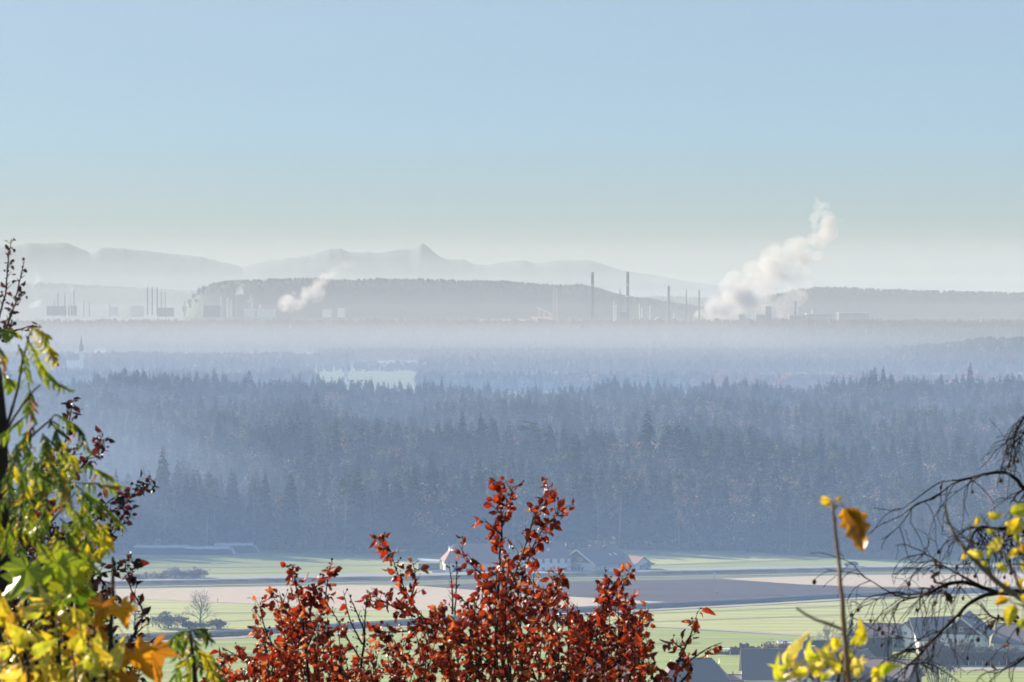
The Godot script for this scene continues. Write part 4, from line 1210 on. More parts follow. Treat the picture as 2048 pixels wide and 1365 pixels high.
	block("process_hall", "grey hall right of the three equal chimneys", 316, 346, 616, 632, 7100, grey)
	block("process_hall", "small pale building between pipe group and three chimneys", 218, 236, 615, 630, 7100, pale)
	block("process_hall", "grey hall under the pipe group at the left", 96, 150, 612, 630, 7150, grey)
	block("process_hall", "pale building at the foot of the long hill's left end", 396, 404, 602, 632, 7000, pale)
	block("process_hall", "grey building left of the dark chimney before the hill", 408, 440, 611, 634, 7050, grey)
	block("process_hall", "low pale hall between small puff and left steam", 490, 548, 618, 634, 7050, pale)
	var dome := thing("storage_dome", "round white storage dome right of the tallest chimneys", "tank", at(1315, 646, 6950))
	var s := Soup.new()
	s.ball(Vector3(0, 4, 0), Vector3(9.5, 11, 9.5), 14, 10)
	obj("shell", s, mat(0.7, 0.69, 0.66), dome)
	s = Soup.new()
	s.tube([Vector3(0, -3, 0), Vector3(0, 3, 0)], [9.9, 9.9], 16)
	obj("base", s, pale, dome)
	var conv := thing("conveyor", "slanting conveyor bridge left of the broad lattice tower", "conveyor", at(1075, 616, 7100))
	s = Soup.new()
	s.tube([Vector3(0, 0, 0), at(1103, 629, 7100) - at(1075, 616, 7100)], [1.5, 1.5], 6)
	obj("bridge", s, pale, conv)
	for k in 3:
		s = Soup.new()
		var q := (at(1103, 629, 7100) - at(1075, 616, 7100)) * (0.1 + 0.38 * k)
		s.tube([q, Vector3(q.x, -45, q.z)], [0.7, 0.7], 5)
		obj("support", s, pale, conv)
	plume("large cream steam plume leaning right from the works", [[1398, 637, 8, 0.8], [1418, 620, 18, 0.7], [1470, 596, 25, 0.6], [1505, 574, 28, 0.6], [1545, 540, 26, 0.4], [1580, 505, 24, 0.2], [1610, 480, 20, 0.1]], 7250, 74, 0.028, 1)
	plume("foot of steam spreading behind the dark tower block", [[1430, 632, 12, 0.5], [1480, 625, 18, 0.4], [1510, 610, 22, 0.3], [1540, 600, 24, 0.3]], 7300, 30, 0.022, 7)
	plume("right steam column rising past the dark chimney to the highest wisp", [[1562, 640, 10, 0.7], [1580, 620, 18, 0.7], [1590, 596, 18, 0.6], [1598, 560, 17, 0.5], [1606, 525, 17, 0.5], [1625, 490, 17, 0.5], [1644, 458, 19, 0.5], [1650, 432, 15, 0.4], [1638, 408, 8, 0.2], [1632, 398, 5, 0.1]], 7250, 76, 0.026, 2)
	plume("thin veil of steam drifting right from the top of the right column", [[1655, 445, 10, 0.4], [1675, 445, 9, 0.2], [1690, 440, 6, 0.1]], 7250, 10, 0.022, 3)
	plume("cream steam cloud over the works in front of the long hill", [[562, 614, 12, 0.9], [580, 608, 14, 0.9], [604, 594, 16, 0.8], [628, 582, 16, 0.6], [648, 566, 15, 0.4], [668, 550, 12, 0.2], [700, 530, 10, 0.1]], 7150, 56, 0.026, 4)
	plume("small cream steam puff beside the dark chimney before the hill", [[476, 588, 5, 0.9], [482, 584, 6, 0.8], [480, 570, 6, 0.3], [474, 560, 5, 0.1]], 7150, 12, 0.04, 5)
	plume("tiny steam wisp right of the small puff", [[494, 606, 4, 0.6], [502, 598, 5, 0.5], [506, 592, 4, 0.3]], 7150, 9, 0.035, 8)
	plume("narrow white steam trail at the left edge by the dark twigs", [[70, 609, 7, 0.9], [76, 607, 6, 0.8], [70, 594, 3, 0.6], [66, 580, 3, 0.7], [66, 568, 5, 0.5], [74, 560, 6, 0.3], [66, 536, 7, 0.1]], 7250, 34, 0.05, 6)
	plume("faint steam wisp over the pipe group at the left", [[138, 586, 3, 0.5], [142, 578, 5, 0.4], [144, 572, 5, 0.2]], 7250, 9, 0.03, 9)
	# the village, church and pylons on the plain
	var vill := [[700, 732, 0], [713, 729, 1], [722, 726, 0], [732, 733, 1], [762, 733, 0], [776, 731, 2], [802, 728, 0], [808, 733, 0], [846, 729, 1], [864, 730, 0], [868, 727, 1], [690, 736, 2], [745, 735, 2], [655, 733, 1], [640, 736, 2], [172, 738, 0], [186, 734, 1], [134, 742, 0]]
	for i in vill.size():
		var q: Array = vill[i]
		var where := "behind the far pale field" if q[0] > 600 else "beside the hazy church"
		house("village_house", "%s small house in the haze %s" % [ORD[i if q[0] > 600 else i - 15], where], gnd(q[0], q[1] + 2), rf(-0.8, 0.8), rf(9, 13), rf(7, 9), rf(2.8, 4), rf(2.8, 3.8), M.pale if q[2] < 2 else M.concrete, [M.roof_red, M.roof_grey, M.roof_dark][q[2]], [[0, -3, 2, 1.2, 1.4], [0, 0, 2, 1.2, 1.4], [0, 3, 2, 1.2, 1.4]], {"group": "village houses in the haze"})
	for q in [[1078, 697], [1112, 698], [1152, 698], [1252, 700], [1258, 700], [1480, 704], [1660, 736], [420, 690], [480, 692], [200, 706], [300, 691]]:
		var p := gnd(q[0], q[1] + 2)
		p.y = terrain(p.x, p.z)
		house("far_hall", "low white hall shining through haze %s from the left over the plain" % ORD[[420, 480].find(int(q[0])) + 2 if q[0] in [420, 480] else [200, 300, 0, 0, 1078, 1112, 1152, 1252, 1258, 1480, 1660].find(int(q[0]))], p, rf(-0.3, 0.3), rf(16, 34), 14, 7, 3, M.white, M.roof_grey, [], {"category": "hall", "group": "white halls in the haze"})
	var base := gnd(162, 745)
	var m := -base.z / FPX
	var ch := thing("church", "faint church with a tall onion-topped tower in the haze at the left", "church", base)
	s = Soup.new()
	var k := m
	s.box(Vector3(0, 20 * k, 0), Vector3(7.5 * k, 44 * k, 7.5 * k))
	obj("tower", s, M.white, ch)
	s = Soup.new()
	s.tube([Vector3(0, 42 * k, 0), Vector3(0, 45 * k, 0), Vector3(0, 50 * k, 0), Vector3(0, 54 * k, 0), Vector3(0, 57 * k, 0), Vector3(0, 61 * k, 0), Vector3(0, 64 * k, 0), Vector3(0, 74 * k, 0)], [4.0 * k, 4.4 * k, 5.2 * k, 4.0 * k, 2.2 * k, 2.8 * k, 1.4 * k, 0.2 * k], 12)
	obj("spire", s, M.roof_dark, ch)
	s = Soup.new()
	s.box(Vector3(-16 * k, 12 * k, 0), Vector3(26 * k, 26 * k, 14 * k))
	obj("nave", s, M.white, ch)
	s = Soup.new()
	for z in [1, -1]:
		var e: float = 8.0 * k * z
		if z > 0: s.quad(Vector3(-30 * k, 24 * k, e), Vector3(-3 * k, 24 * k, e), Vector3(-3 * k, 37 * k, 0), Vector3(-24 * k, 37 * k, 0))
		else: s.quad(Vector3(-3 * k, 24 * k, e), Vector3(-30 * k, 24 * k, e), Vector3(-24 * k, 37 * k, 0), Vector3(-3 * k, 37 * k, 0))
	s.tri(Vector3(-30 * k, 24 * k, -8 * k), Vector3(-30 * k, 24 * k, 8 * k), Vector3(-24 * k, 37 * k, 0))
	obj("roof", s, M.roof_dark, ch)
	lattice("pylon", "power pylon standing in the far pale field", 692, 716, 766, 8, 1.5, 3060, "pylon", 3)
	lattice("pylon", "fainter power pylon left of the far pale field", 560, 700, 742, 6, 1.5, 3700, "pylon", 3)

# ---------------------------------------------------------------- shrubs and trees on the hillside before the eye
func where(p: Vector3) -> Vector2:                       # the pixel of the photograph at which a place appears
	var q := tilt.inverse() * (p - EYE)
	return Vector2(1024.0 + q.x / -q.z * FPX, 682.5 - q.y / -q.z * FPX)
func leaf_shape(ink: Color, wide: float, peak: float, tipped: float, curl: float, fold: float, sd: int, teeth := 0.0, rim := Color(0, 0, 0, 0)) -> Soup:      # one metre long along y, facing z
	var s := Soup.new()
	s.colored = true
	var r := RandomNumberGenerator.new()
	r.seed = sd
	var n := 8
	var twist := r.randf_range(-0.6, 0.6)
	var bend := r.randf_range(-0.15, 0.15)
	var rows := []
	for i in n + 1:
		var t := float(i) / n
		var w := wide * pow(sin(PI * pow(t, log(0.5) / log(peak))), tipped)
		if i == n: w = 0.004
		if i == 0: w = 0.01
		var c := Vector3(bend * sin(PI * t), t, curl * (t - 0.25) * (t - 0.25) * 1.6)
		var b := Basis(Vector3.UP, twist * t)
		var e := 1.0 + teeth * (1 if i % 2 else -1)
		var row := []
		for k in [-1.0, -0.55, 0.0, 0.55, 1.0]:
			var up: float = w * fold * absf(k) * (1.4 - 0.4 * absf(k)) + (0.035 * w / wide * sin(i * 2.6 + k * 2.0) + r.randf_range(-0.02, 0.02)) * absf(k)
			row.append(c + b * Vector3(w * k * (e if absf(k) == 1.0 else 1.0), -0.06 * absf(k), up))
		rows.append(row)
	for i in n:
		for k in 4:
			var g := r.randf_range(0.8, 1.16) * (0.9 if k == 1 or k == 2 else 1.04)
			var c := ink
			if rim.a > 0.0 and (k == 0 or k == 3 or i >= n - 2): c = ink.lerp(rim, r.randf_range(0.2, 1.0) * rim.a)
			s.ink = Color(c.r * g, c.g * g, c.b * g)
			s.quad(rows[i][k], rows[i][k + 1], rows[i + 1][k + 1], rows[i + 1][k])
	s.ink = ink * 0.55
	s.tube([Vector3(0, -0.22, 0.02), Vector3.ZERO, Vector3(bend * 0.9, 0.5, curl * 0.1 - 0.008)], [0.012, 0.014, 0.006], 3, false)
	return s
func lobed_shape(ink: Color, sd: int, curl: float) -> Soup:
	var s := Soup.new()
	s.colored = true
	var r := RandomNumberGenerator.new()
	r.seed = sd
	var rim := []
	var lobes := [[-118.0, 0.42], [-62.0, 0.72], [0.0, 1.0], [62.0, 0.72], [118.0, 0.42]]
	rim.append(Vector2(-0.03, 0.0))
	for i in 5:
		var a := deg_to_rad(lobes[i][0])
		var l: float = lobes[i][1] * r.randf_range(0.85, 1.08)
		for q in [[-15.0, 0.62], [-12.0, 0.74], [-5.0, 0.86], [0.0, 1.0], [5.0, 0.86], [12.0, 0.74], [15.0, 0.6]]:
			var b: float = a + deg_to_rad(q[0])
			rim.append(Vector2(sin(b), cos(b)) * l * q[1])
		if i < 4:
			var b: float = deg_to_rad((lobes[i][0] + lobes[i + 1][0]) / 2)
			rim.append(Vector2(sin(b), cos(b)) * 0.5)
	rim.append(Vector2(0.03, 0.0))
	var pts := []
	for p in rim:
		pts.append(Vector3(p.x, p.y, curl * p.length_squared() + 0.10 * sin(atan2(p.x, p.y) * 5.0 + PI / 2) * p.length() + r.randf_range(-0.02, 0.02)))
	var c := Vector3(0, 0.12, 0.03)
	for i in pts.size() - 1:
		var g := r.randf_range(0.8, 1.15)
		s.ink = Color(ink.r * g, ink.g * g, ink.b * g)
		s.tri(c, pts[i + 1], pts[i])
	s.ink = ink * 0.7
	s.tube([Vector3(0, -0.7, 0.05), Vector3(0, -0.3, 0.0), c], [0.014, 0.012, 0.01], 4, false)
	return s
func leaf_at(p: Vector3, dir: Vector3, face: Vector3, size: float) -> Transform3D:
	var y := dir.normalized()
	var x := y.cross(face)
	if x.length() < 0.05: x = y.cross(Vector3(0.3, 0.9, 0.2))
	x = x.normalized()
	return Transform3D(Basis(x * size, y * size, x.cross(y) * size), p)
func rnd3() -> Vector3:
	return Vector3(rng.randfn(), rng.randfn(), rng.randfn())
# a line of the photograph as a smooth path in space
func spray(pts: Array, d: float, wander := 0.12, dd := 0.0) -> Array:
	var raw := []
	for i in pts.size():
		raw.append(at(pts[i][0], pts[i][1], d + dd * i / maxf(1.0, pts.size() - 1) + rf(-wander, wander)))
	var out := []
	for i in raw.size() - 1:
		var a: Vector3 = raw[maxi(i - 1, 0)]
		var b: Vector3 = raw[i]
		var c: Vector3 = raw[i + 1]
		var e: Vector3 = raw[mini(i + 2, raw.size() - 1)]
		for k in 4: out.append(b.cubic_interpolate(c, a, e, k / 4.0) + rnd3() * b.distance_to(c) * 0.008)
	out.append(raw[-1])
	return out
func along(path: Array, u: float) -> Vector3:
	var f := clampf(u, 0, 0.9999) * (path.size() - 1)
	return path[int(f)].lerp(path[int(f) + 1], f - int(f))
func length_of(path: Array) -> float:
	var l := 0.0
	for i in path.size() - 1: l += path[i].distance_to(path[i + 1])
	return l
func thin(path: Array, r0: float, r1: float) -> Array:
	var out := []
	for i in path.size(): out.append(lerpf(r0, r1, float(i) / (path.size() - 1)))
	return out
# a shoot with twigs, buds and leaves. style holds gap, twig, size, bare (share without leaves), droop
func shoot(path: Array, r0: float, wood_s: Soup, buds: Soup, list: Array, shapes: int, style: Dictionary) -> void:
	wood_s.tube(path, thin(path, r0, 0.0016), 5, false)
	var l := length_of(path)
	var n := maxi(2, int(l / style.gap))
	for i in n:
		var u := (i + rng.randf()) / n
		if u < style.get("from", 0.0): continue
		var p := along(path, u)
		var tan: Vector3 = (along(path, u + 0.04) - along(path, u - 0.04)).normalized()
		var side: Vector3 = (tan.cross(rnd3())).normalized()
		var tl: float = style.twig * rf(0.4, 1.0) * lerpf(1.0, 0.55, u)
		var dir: Vector3 = (tan * 0.75 + side * 0.75 + Vector3(0, 0.15, 0)).normalized()
		var tip := p + dir * tl
		wood_s.tube([p, p + dir * tl * 0.5 + rnd3() * tl * 0.05, tip], [r0 * 0.3 + 0.001, 0.0015, 0.0009], 4, false)
		if rng.randf() < 0.35: buds.ball(tip, Vector3.ONE * rf(0.004, 0.008), 5, 3)
		if rng.randf() < style.bare: continue
		var m := int(style.leaves * rf(0.6, 1.3))
		for k in m:
			var q := p.lerp(tip, (k + rng.randf()) / m)
			var ld: Vector3 = (dir * 0.4 + rnd3() * 0.55 + Vector3(0, -style.droop, 0)).normalized()
			list.append([leaf_at(q + ld * 0.01, ld, rnd3() + Vector3(-0.5, 0.4, 0.5), style.size * rf(0.55, 1.25)), rng.randi() % shapes])
	# the tip of the shoot
	var dirt: Vector3 = (path[-1] - path[-3]).normalized()
	wood_s.tube([path[-1], path[-1] + dirt * 0.025], [0.0016, 0.0008], 4, false)
func root_of(x: float, d: float) -> Vector3:
	return Vector3(x, terrain(x, -d) - 0.1, -d)
func beech(called: String, label: String, stems: Array, d: float, root_px: float, edge: Array, shoots: int, shapes: Array, leafm: Material, bark: Material, style: Dictionary, most := 280) -> void:
	var rx := at(root_px, 1400, d).x
	var root := root_of(rx, d)
	var t := thing(called, label, "shrub", root)
	var list := []
	var wood_s := Soup.new()
	var buds := Soup.new()
	for st in stems:
		var path := spray(st, d, 0.16)
		if st[-1][1] < 700:                              # the thin top against the sky: few small leaves
			shoot(path, 0.006, wood_s, buds, list, shapes.size(), {"gap": 0.03, "twig": 0.05, "size": 0.026, "bare": 0.35, "leaves": 1.7, "droop": 0.1})
			continue
		if st[0][1] > 1370:
			path = [root, root.lerp(path[0], 0.5) + Vector3(0, 0.2, 0)] + path
			var l := length_of(path)
			shoot(path.slice(2), 0.010, wood_s, buds, list, shapes.size(), style)
			wood_s.tube([path[0], path[1], path[2]], [0.03, 0.02, 0.010], 6, false)
		else:
			shoot(path, 0.006, wood_s, buds, list, shapes.size(), style)
	for k in shoots:
		var px := lerpf(edge[0][0], edge[-1][0], (k + rng.randf()) / shoots)
		var top: float = line_at(edge, px) + 14.0 + absf(rng.randfn()) * 62.0
		if top > 1375: continue
		var path := spray([[px + rf(-40, 40), 1440], [px + rf(-22, 22), (1440 + top) / 2], [px, top]], d + rf(-0.7, 0.7), 0.1)
		var low: Vector3 = path[0]
		wood_s.tube([root + Vector3(rf(-0.2, 0.2), 0, rf(-0.2, 0.2)), root.lerp(low, 0.5) + Vector3(0, 0.3, 0), low], [0.012, 0.01, 0.006], 5, false)
		shoot(path, 0.006, wood_s, buds, list, shapes.size(), style)
	for q in [wood_s, buds]: _move(q, -root)
	for l in list: l[0] = l[0].translated(-root)
	obj("stems", wood_s, bark, t)
	obj("buds", buds, bark, t).set_meta("kind", "stuff")
	_leaves_from(t, root, shapes, list, leafm, most)
func _move(s: Soup, by: Vector3) -> void:
	s.v = Transform3D(Basis(), by) * s.v
# the leaves of a plant: the ones that show largest as parts, the rest joined. list: [transform, shape]
func _leaves_from(t: Node3D, root: Vector3, shapes: Array, list: Array, m: Material, most: int) -> void:
	var ranked := []
	for l in list:
		var w: Vector3 = l[0].origin + root
		var p := where(w)
		var inside := p.x > -5 and p.x < 2053 and p.y < 1370
		ranked.append([l[0].basis.y.length() / w.distance_to(EYE) * (1.0 if inside else 0.0) * rf(0.7, 1.0) * (1.3 if absf(l[0].basis.z.normalized().z) > 0.4 else 1.0), l])
	ranked.sort_custom(func(a, b): return a[0] > b[0])
	var meshes := shapes.map(func(s): return s.mesh())
	var rest := Soup.new()
	for i in ranked.size():
		var l: Array = ranked[i][1]
		if i < most and ranked[i][0] > 0.0:
			part("leaf", meshes[l[1]], m, t).transform = l[0]
		else:
			rest.add(shapes[l[1]], l[0])
	if rest.v.size():
		obj("foliage", rest, m, t).set_meta("kind", "stuff")
# a feathered leaf: a stalk with leaflets in pairs, each hanging on its own
func frond(t: Node3D, root: Vector3, pts: Array, d: float, meshes: Array, stalk: Material, leafm: Material, size := 0.034) -> void:
	var path := spray(pts, d, 0.05)
	var s := Soup.new()
	s.tube(path, thin(path, 0.0022, 0.0008), 4, false)
	_move(s, -root)
	var f := obj("frond", s, stalk, t)
	var n := maxi(6, int(length_of(path) / (size * 0.46)))
	var flat: Vector3 = (Vector3(rf(-0.6, 0.6), rf(-0.3, 0.3), 1.0)).normalized()
	var tone := rng.randi() % 5
	for i in n:
		var u := lerpf(0.12, 1.0, i / (n - 1.0))
		var p := along(path, u)
		var tan: Vector3 = (along(path, u + 0.03) - along(path, u - 0.03)).normalized()
		var side := tan.cross(flat).normalized()
		for k in [1.0, -1.0]:
			if rng.randf() < 0.06: continue
			if i == n - 1 and k < 0: continue
			var dir: Vector3 = tan * 0.55 + side * k * 0.5 + Vector3(0, -0.65, 0) + rnd3() * 0.1
			if i == n - 1: dir = tan
			var sz := size * rf(0.8, 1.1) * (0.75 + 0.5 * sin(PI * clampf(u, 0.1, 0.9)))
			part("leaflet", meshes[(tone + (0 if rng.randf() < 0.7 else rng.randi() % meshes.size())) % meshes.size()], leafm, f).transform = leaf_at(p - root, dir, flat + side * k * 0.5 + rnd3() * 0.25, sz)
# a thin twig that bends under its own weight
func hanging(p: Vector3, dir: Vector3, l: float, w: float, s: Soup, cones: Soup, depth: int, sag: float) -> void:
	var path := [p]
	var q := p
	var v := dir.normalized()
	var n := 7
	for i in n:
		v = (v + Vector3(0, -sag, 0) + rnd3() * 0.2).normalized()
		q = q + v * l / n
		path.append(q)
	s.tube(path, thin(path, w, maxf(0.0011, w * 0.4)), 4, false)
	if rng.randf() < 0.1: cones.ball(q, Vector3(0.007, 0.009, 0.007) * rf(0.7, 1.2), 6, 4)
	if depth > 0:
		for k in 2 + rng.randi() % 2:
			var i := 1 + rng.randi() % (n - 1)
			var tan: Vector3 = (path[i + 1] - path[i]).normalized()
			hanging(path[i], (tan + rnd3() * 0.5).normalized(), l * rf(0.35, 0.7), maxf(0.0011, w * 0.55), s, cones, depth - 1, sag * 0.9)

func hillside() -> void:
	var bark := mat(0.022, 0.017, 0.015, 0.75, 0.25)
	var pale_bark := mat(0.2, 0.165, 0.14, 0.6, 0.4)
	var leafm := tinted(0.42, 0.95, 0.5)
	var soft := tinted(0.36, 0.95, 0.55)
	var red := [leaf_shape(Color(0.23, 0.022, 0.009), 0.42, 0.46, 0.65, 0.35, 0.4, 1), leaf_shape(Color(0.14, 0.014, 0.009), 0.40, 0.46, 0.65, -0.4, 0.5, 2), leaf_shape(Color(0.33, 0.042, 0.010), 0.43, 0.48, 0.62, 0.6, 0.3, 3), leaf_shape(Color(0.07, 0.010, 0.008), 0.38, 0.46, 0.65, 0.8, 0.6, 4), leaf_shape(Color(0.25, 0.026, 0.010), 0.41, 0.45, 0.62, -0.7, 0.35, 5), leaf_shape(Color(0.42, 0.12, 0.04), 0.38, 0.46, 0.65, 1.0, 0.7, 6), leaf_shape(Color(0.18, 0.018, 0.009), 0.40, 0.47, 0.65, 1.2, 0.5, 7), leaf_shape(Color(0.28, 0.032, 0.010), 0.36, 0.45, 0.7, 1.6, 0.8, 8)]
	var edge := [[420, 1335], [440, 1310], [480, 1300], [510, 1270], [540, 1205], [585, 1140], [620, 1185], [640, 1215], [660, 1185], [675, 1215], [690, 1280]]
	var edge2 := [[680, 1290], [740, 1290], [760, 1250], [800, 1225], [850, 1210], [880, 1220], [920, 1190], [960, 1150], [990, 1110], [1040, 1120], [1080, 1110], [1120, 1140], [1150, 1215]]
	var edge3 := [[1130, 1220], [1180, 1190], [1200, 1165], [1225, 1140], [1250, 1150], [1270, 1190], [1290, 1235], [1310, 1300], [1330, 1350]]
	var style := {"gap": 0.034, "twig": 0.13, "size": 0.038, "bare": 0.1, "leaves": 4.2, "droop": 0.45}
	beech("red_beech", "left red-leaved beech sapling, its pointed top by the lamp", [[[620, 1440], [612, 1310], [602, 1225], [592, 1175], [585, 1135]], [[600, 1330], [640, 1230], [655, 1165], [658, 1140]], [[590, 1350], [545, 1290], [525, 1240], [520, 1210]], [[560, 1380], [500, 1330], [452, 1300]], [[610, 1300], [580, 1240], [560, 1190]], [[610, 1260], [625, 1210], [630, 1185]]], 14.0, 620, edge, 30, red, leafm, bark, style, 270)
	beech("red_beech", "tallest red-leaved beech in the middle, forking before the farm", [[[985, 1440], [992, 1300], [997, 1200], [1001, 1110], [1003, 1050], [1000, 1010], [999, 985], [1000, 968]], [[1003, 1050], [1015, 1020], [1022, 990], [1026, 972]], [[1000, 1230], [1030, 1150], [1052, 1090], [1070, 1030], [1085, 1000], [1099, 974]], [[1035, 1200], [1060, 1110], [1082, 1065], [1108, 1037], [1126, 1018]], [[985, 1330], [940, 1290], [880, 1262], [835, 1222], [803, 1165], [782, 1112], [760, 1080]], [[830, 1235], [790, 1215], [760, 1200], [736, 1182]], [[870, 1262], [820, 1262], [770, 1265], [740, 1250]], [[992, 1180], [962, 1150], [940, 1125], [922, 1098]], [[1003, 1070], [985, 1055], [972, 1042]], [[1040, 1290], [1080, 1230], [1110, 1190], [1125, 1150]], [[970, 1340], [920, 1290], [890, 1240], [880, 1215]], [[995, 1250], [975, 1205], [970, 1165]], [[820, 1200], [830, 1165], [826, 1125]]], 13.6, 985, edge2, 50, red, leafm, bark, style, 290)
	beech("red_beech", "right red-leaved beech sapling with two leafy tips before the meadow", [[[1150, 1440], [1170, 1320], [1195, 1245], [1212, 1195], [1212, 1155]], [[1195, 1250], [1235, 1195], [1255, 1150]], [[1175, 1340], [1240, 1285], [1275, 1250], [1290, 1225]], [[1160, 1380], [1230, 1330], [1260, 1290], [1270, 1260]], [[1180, 1300], [1160, 1250], [1155, 1215]]], 14.2, 1165, edge3, 28, red, leafm, bark, style, 270)
	beech("beech_sprig", "lone thin sprig of red beech leaves right of the thicket", [[[1345, 1440], [1352, 1345], [1370, 1295], [1385, 1262], [1394, 1228]], [[1355, 1345], [1385, 1318], [1415, 1298], [1438, 1288]], [[1368, 1300], [1352, 1290], [1338, 1285]], [[1350, 1380], [1375, 1350], [1382, 1330]]], 14.0, 1345, [[1335, 1330], [1370, 1340]], 3, red, leafm, bark, {"gap": 0.045, "twig": 0.09, "size": 0.05, "bare": 0.15, "leaves": 2.2, "droop": 0.45}, 120)
	beech("bare_sapling", "bare twiggy sapling with dark buds between left and middle red beeches", [[[720, 1440], [722, 1330], [728, 1270], [715, 1230], [700, 1195]], [[728, 1290], [730, 1240], [732, 1205]], [[722, 1320], [690, 1270], [672, 1235], [658, 1220]], [[725, 1290], [700, 1240], [688, 1190]], [[905, 1230], [905, 1180], [898, 1130]], [[910, 1230], [912, 1170], [914, 1128]]], 14.4, 720, [[680, 1260], [740, 1270]], 5, red, leafm, bark, {"gap": 0.03, "twig": 0.07, "size": 0.035, "bare": 0.93, "leaves": 2.0, "droop": 0.4}, 60)
	# the dark copper beech at the left, mostly against the light
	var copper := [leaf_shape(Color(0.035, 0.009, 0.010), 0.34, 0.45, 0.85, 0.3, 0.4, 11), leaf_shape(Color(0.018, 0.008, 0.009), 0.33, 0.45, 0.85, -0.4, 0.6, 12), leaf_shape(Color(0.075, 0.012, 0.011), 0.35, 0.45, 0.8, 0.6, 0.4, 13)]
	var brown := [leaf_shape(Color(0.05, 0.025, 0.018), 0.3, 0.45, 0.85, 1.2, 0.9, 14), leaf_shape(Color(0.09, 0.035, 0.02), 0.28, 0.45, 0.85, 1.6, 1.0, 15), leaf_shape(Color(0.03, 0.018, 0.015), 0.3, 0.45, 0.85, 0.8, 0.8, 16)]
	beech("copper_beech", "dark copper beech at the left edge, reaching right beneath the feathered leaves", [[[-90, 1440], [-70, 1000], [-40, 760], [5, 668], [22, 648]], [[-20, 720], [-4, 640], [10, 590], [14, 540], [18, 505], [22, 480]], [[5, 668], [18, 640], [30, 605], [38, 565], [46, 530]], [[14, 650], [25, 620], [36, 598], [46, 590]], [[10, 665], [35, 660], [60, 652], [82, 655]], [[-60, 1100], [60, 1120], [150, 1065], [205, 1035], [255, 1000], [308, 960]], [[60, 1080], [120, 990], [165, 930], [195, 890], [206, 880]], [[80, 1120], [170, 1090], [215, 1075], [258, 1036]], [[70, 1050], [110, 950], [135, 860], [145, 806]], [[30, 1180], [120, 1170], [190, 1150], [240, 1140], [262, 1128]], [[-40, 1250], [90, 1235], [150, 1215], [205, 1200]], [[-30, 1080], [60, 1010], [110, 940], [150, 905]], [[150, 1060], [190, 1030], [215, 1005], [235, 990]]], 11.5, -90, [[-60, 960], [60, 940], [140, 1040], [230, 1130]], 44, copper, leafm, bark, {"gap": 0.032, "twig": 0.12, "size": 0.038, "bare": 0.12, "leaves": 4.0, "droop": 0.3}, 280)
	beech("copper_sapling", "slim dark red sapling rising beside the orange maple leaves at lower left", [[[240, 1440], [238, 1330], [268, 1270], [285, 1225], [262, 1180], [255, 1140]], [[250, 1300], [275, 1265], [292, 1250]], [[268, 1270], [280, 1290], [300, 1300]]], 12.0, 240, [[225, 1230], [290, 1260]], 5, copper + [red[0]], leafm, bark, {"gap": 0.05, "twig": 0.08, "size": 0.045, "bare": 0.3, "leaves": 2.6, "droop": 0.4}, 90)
	# the feathered-leaf tree
	var fresh := [leaf_shape(Color(0.11, 0.17, 0.010), 0.14, 0.5, 0.6, 0.25, 0.3, 21).mesh(), leaf_shape(Color(0.27, 0.30, 0.012), 0.15, 0.5, 0.6, -0.3, 0.35, 22).mesh(), leaf_shape(Color(0.48, 0.38, 0.015), 0.15, 0.5, 0.6, 0.5, 0.25, 23).mesh(), leaf_shape(Color(0.18, 0.24, 0.012), 0.14, 0.5, 0.6, 0.15, 0.3, 24).mesh(), leaf_shape(Color(0.05, 0.08, 0.010), 0.14, 0.5, 0.6, 0.3, 0.4, 26).mesh(), leaf_shape(Color(0.36, 0.14, 0.015), 0.14, 0.5, 0.6, 0.7, 0.4, 25).mesh()]
	var root := root_of(at(4, 1400, 7.2).x, 7.2)
	var rob := thing("feathered_tree", "tree at the left edge with drooping yellow-green feathered leaves", "tree", root)
	var ws := Soup.new()
	ws.tube([root, at(-4, 1440, 7.2), at(-6, 1150, 7.2), at(-2, 930, 7.2), at(0, 850, 7.2), at(-10, 740, 7.2), at(-26, 600, 7.25)], [0.06, 0.045, 0.036, 0.024, 0.02, 0.016, 0.008], 9, false)
	for b in [[[-2, 900], [30, 800], [45, 720], [60, 665]], [[-6, 1000], [40, 900], [90, 850], [110, 830]], [[-6, 1080], [60, 1000], [120, 960], [165, 945]], [[-6, 1150], [70, 1080], [130, 1010], [150, 985]], [[-6, 1200], [60, 1150], [140, 1110], [180, 1060]], [[-2, 930], [20, 850], [60, 790], [80, 770]]]:
		var path := spray(b, 7.2, 0.08)
		ws.tube(path, thin(path, 0.0055, 0.0022), 5, false)
	_move(ws, -root)
	obj("trunk", ws, bark, rob)
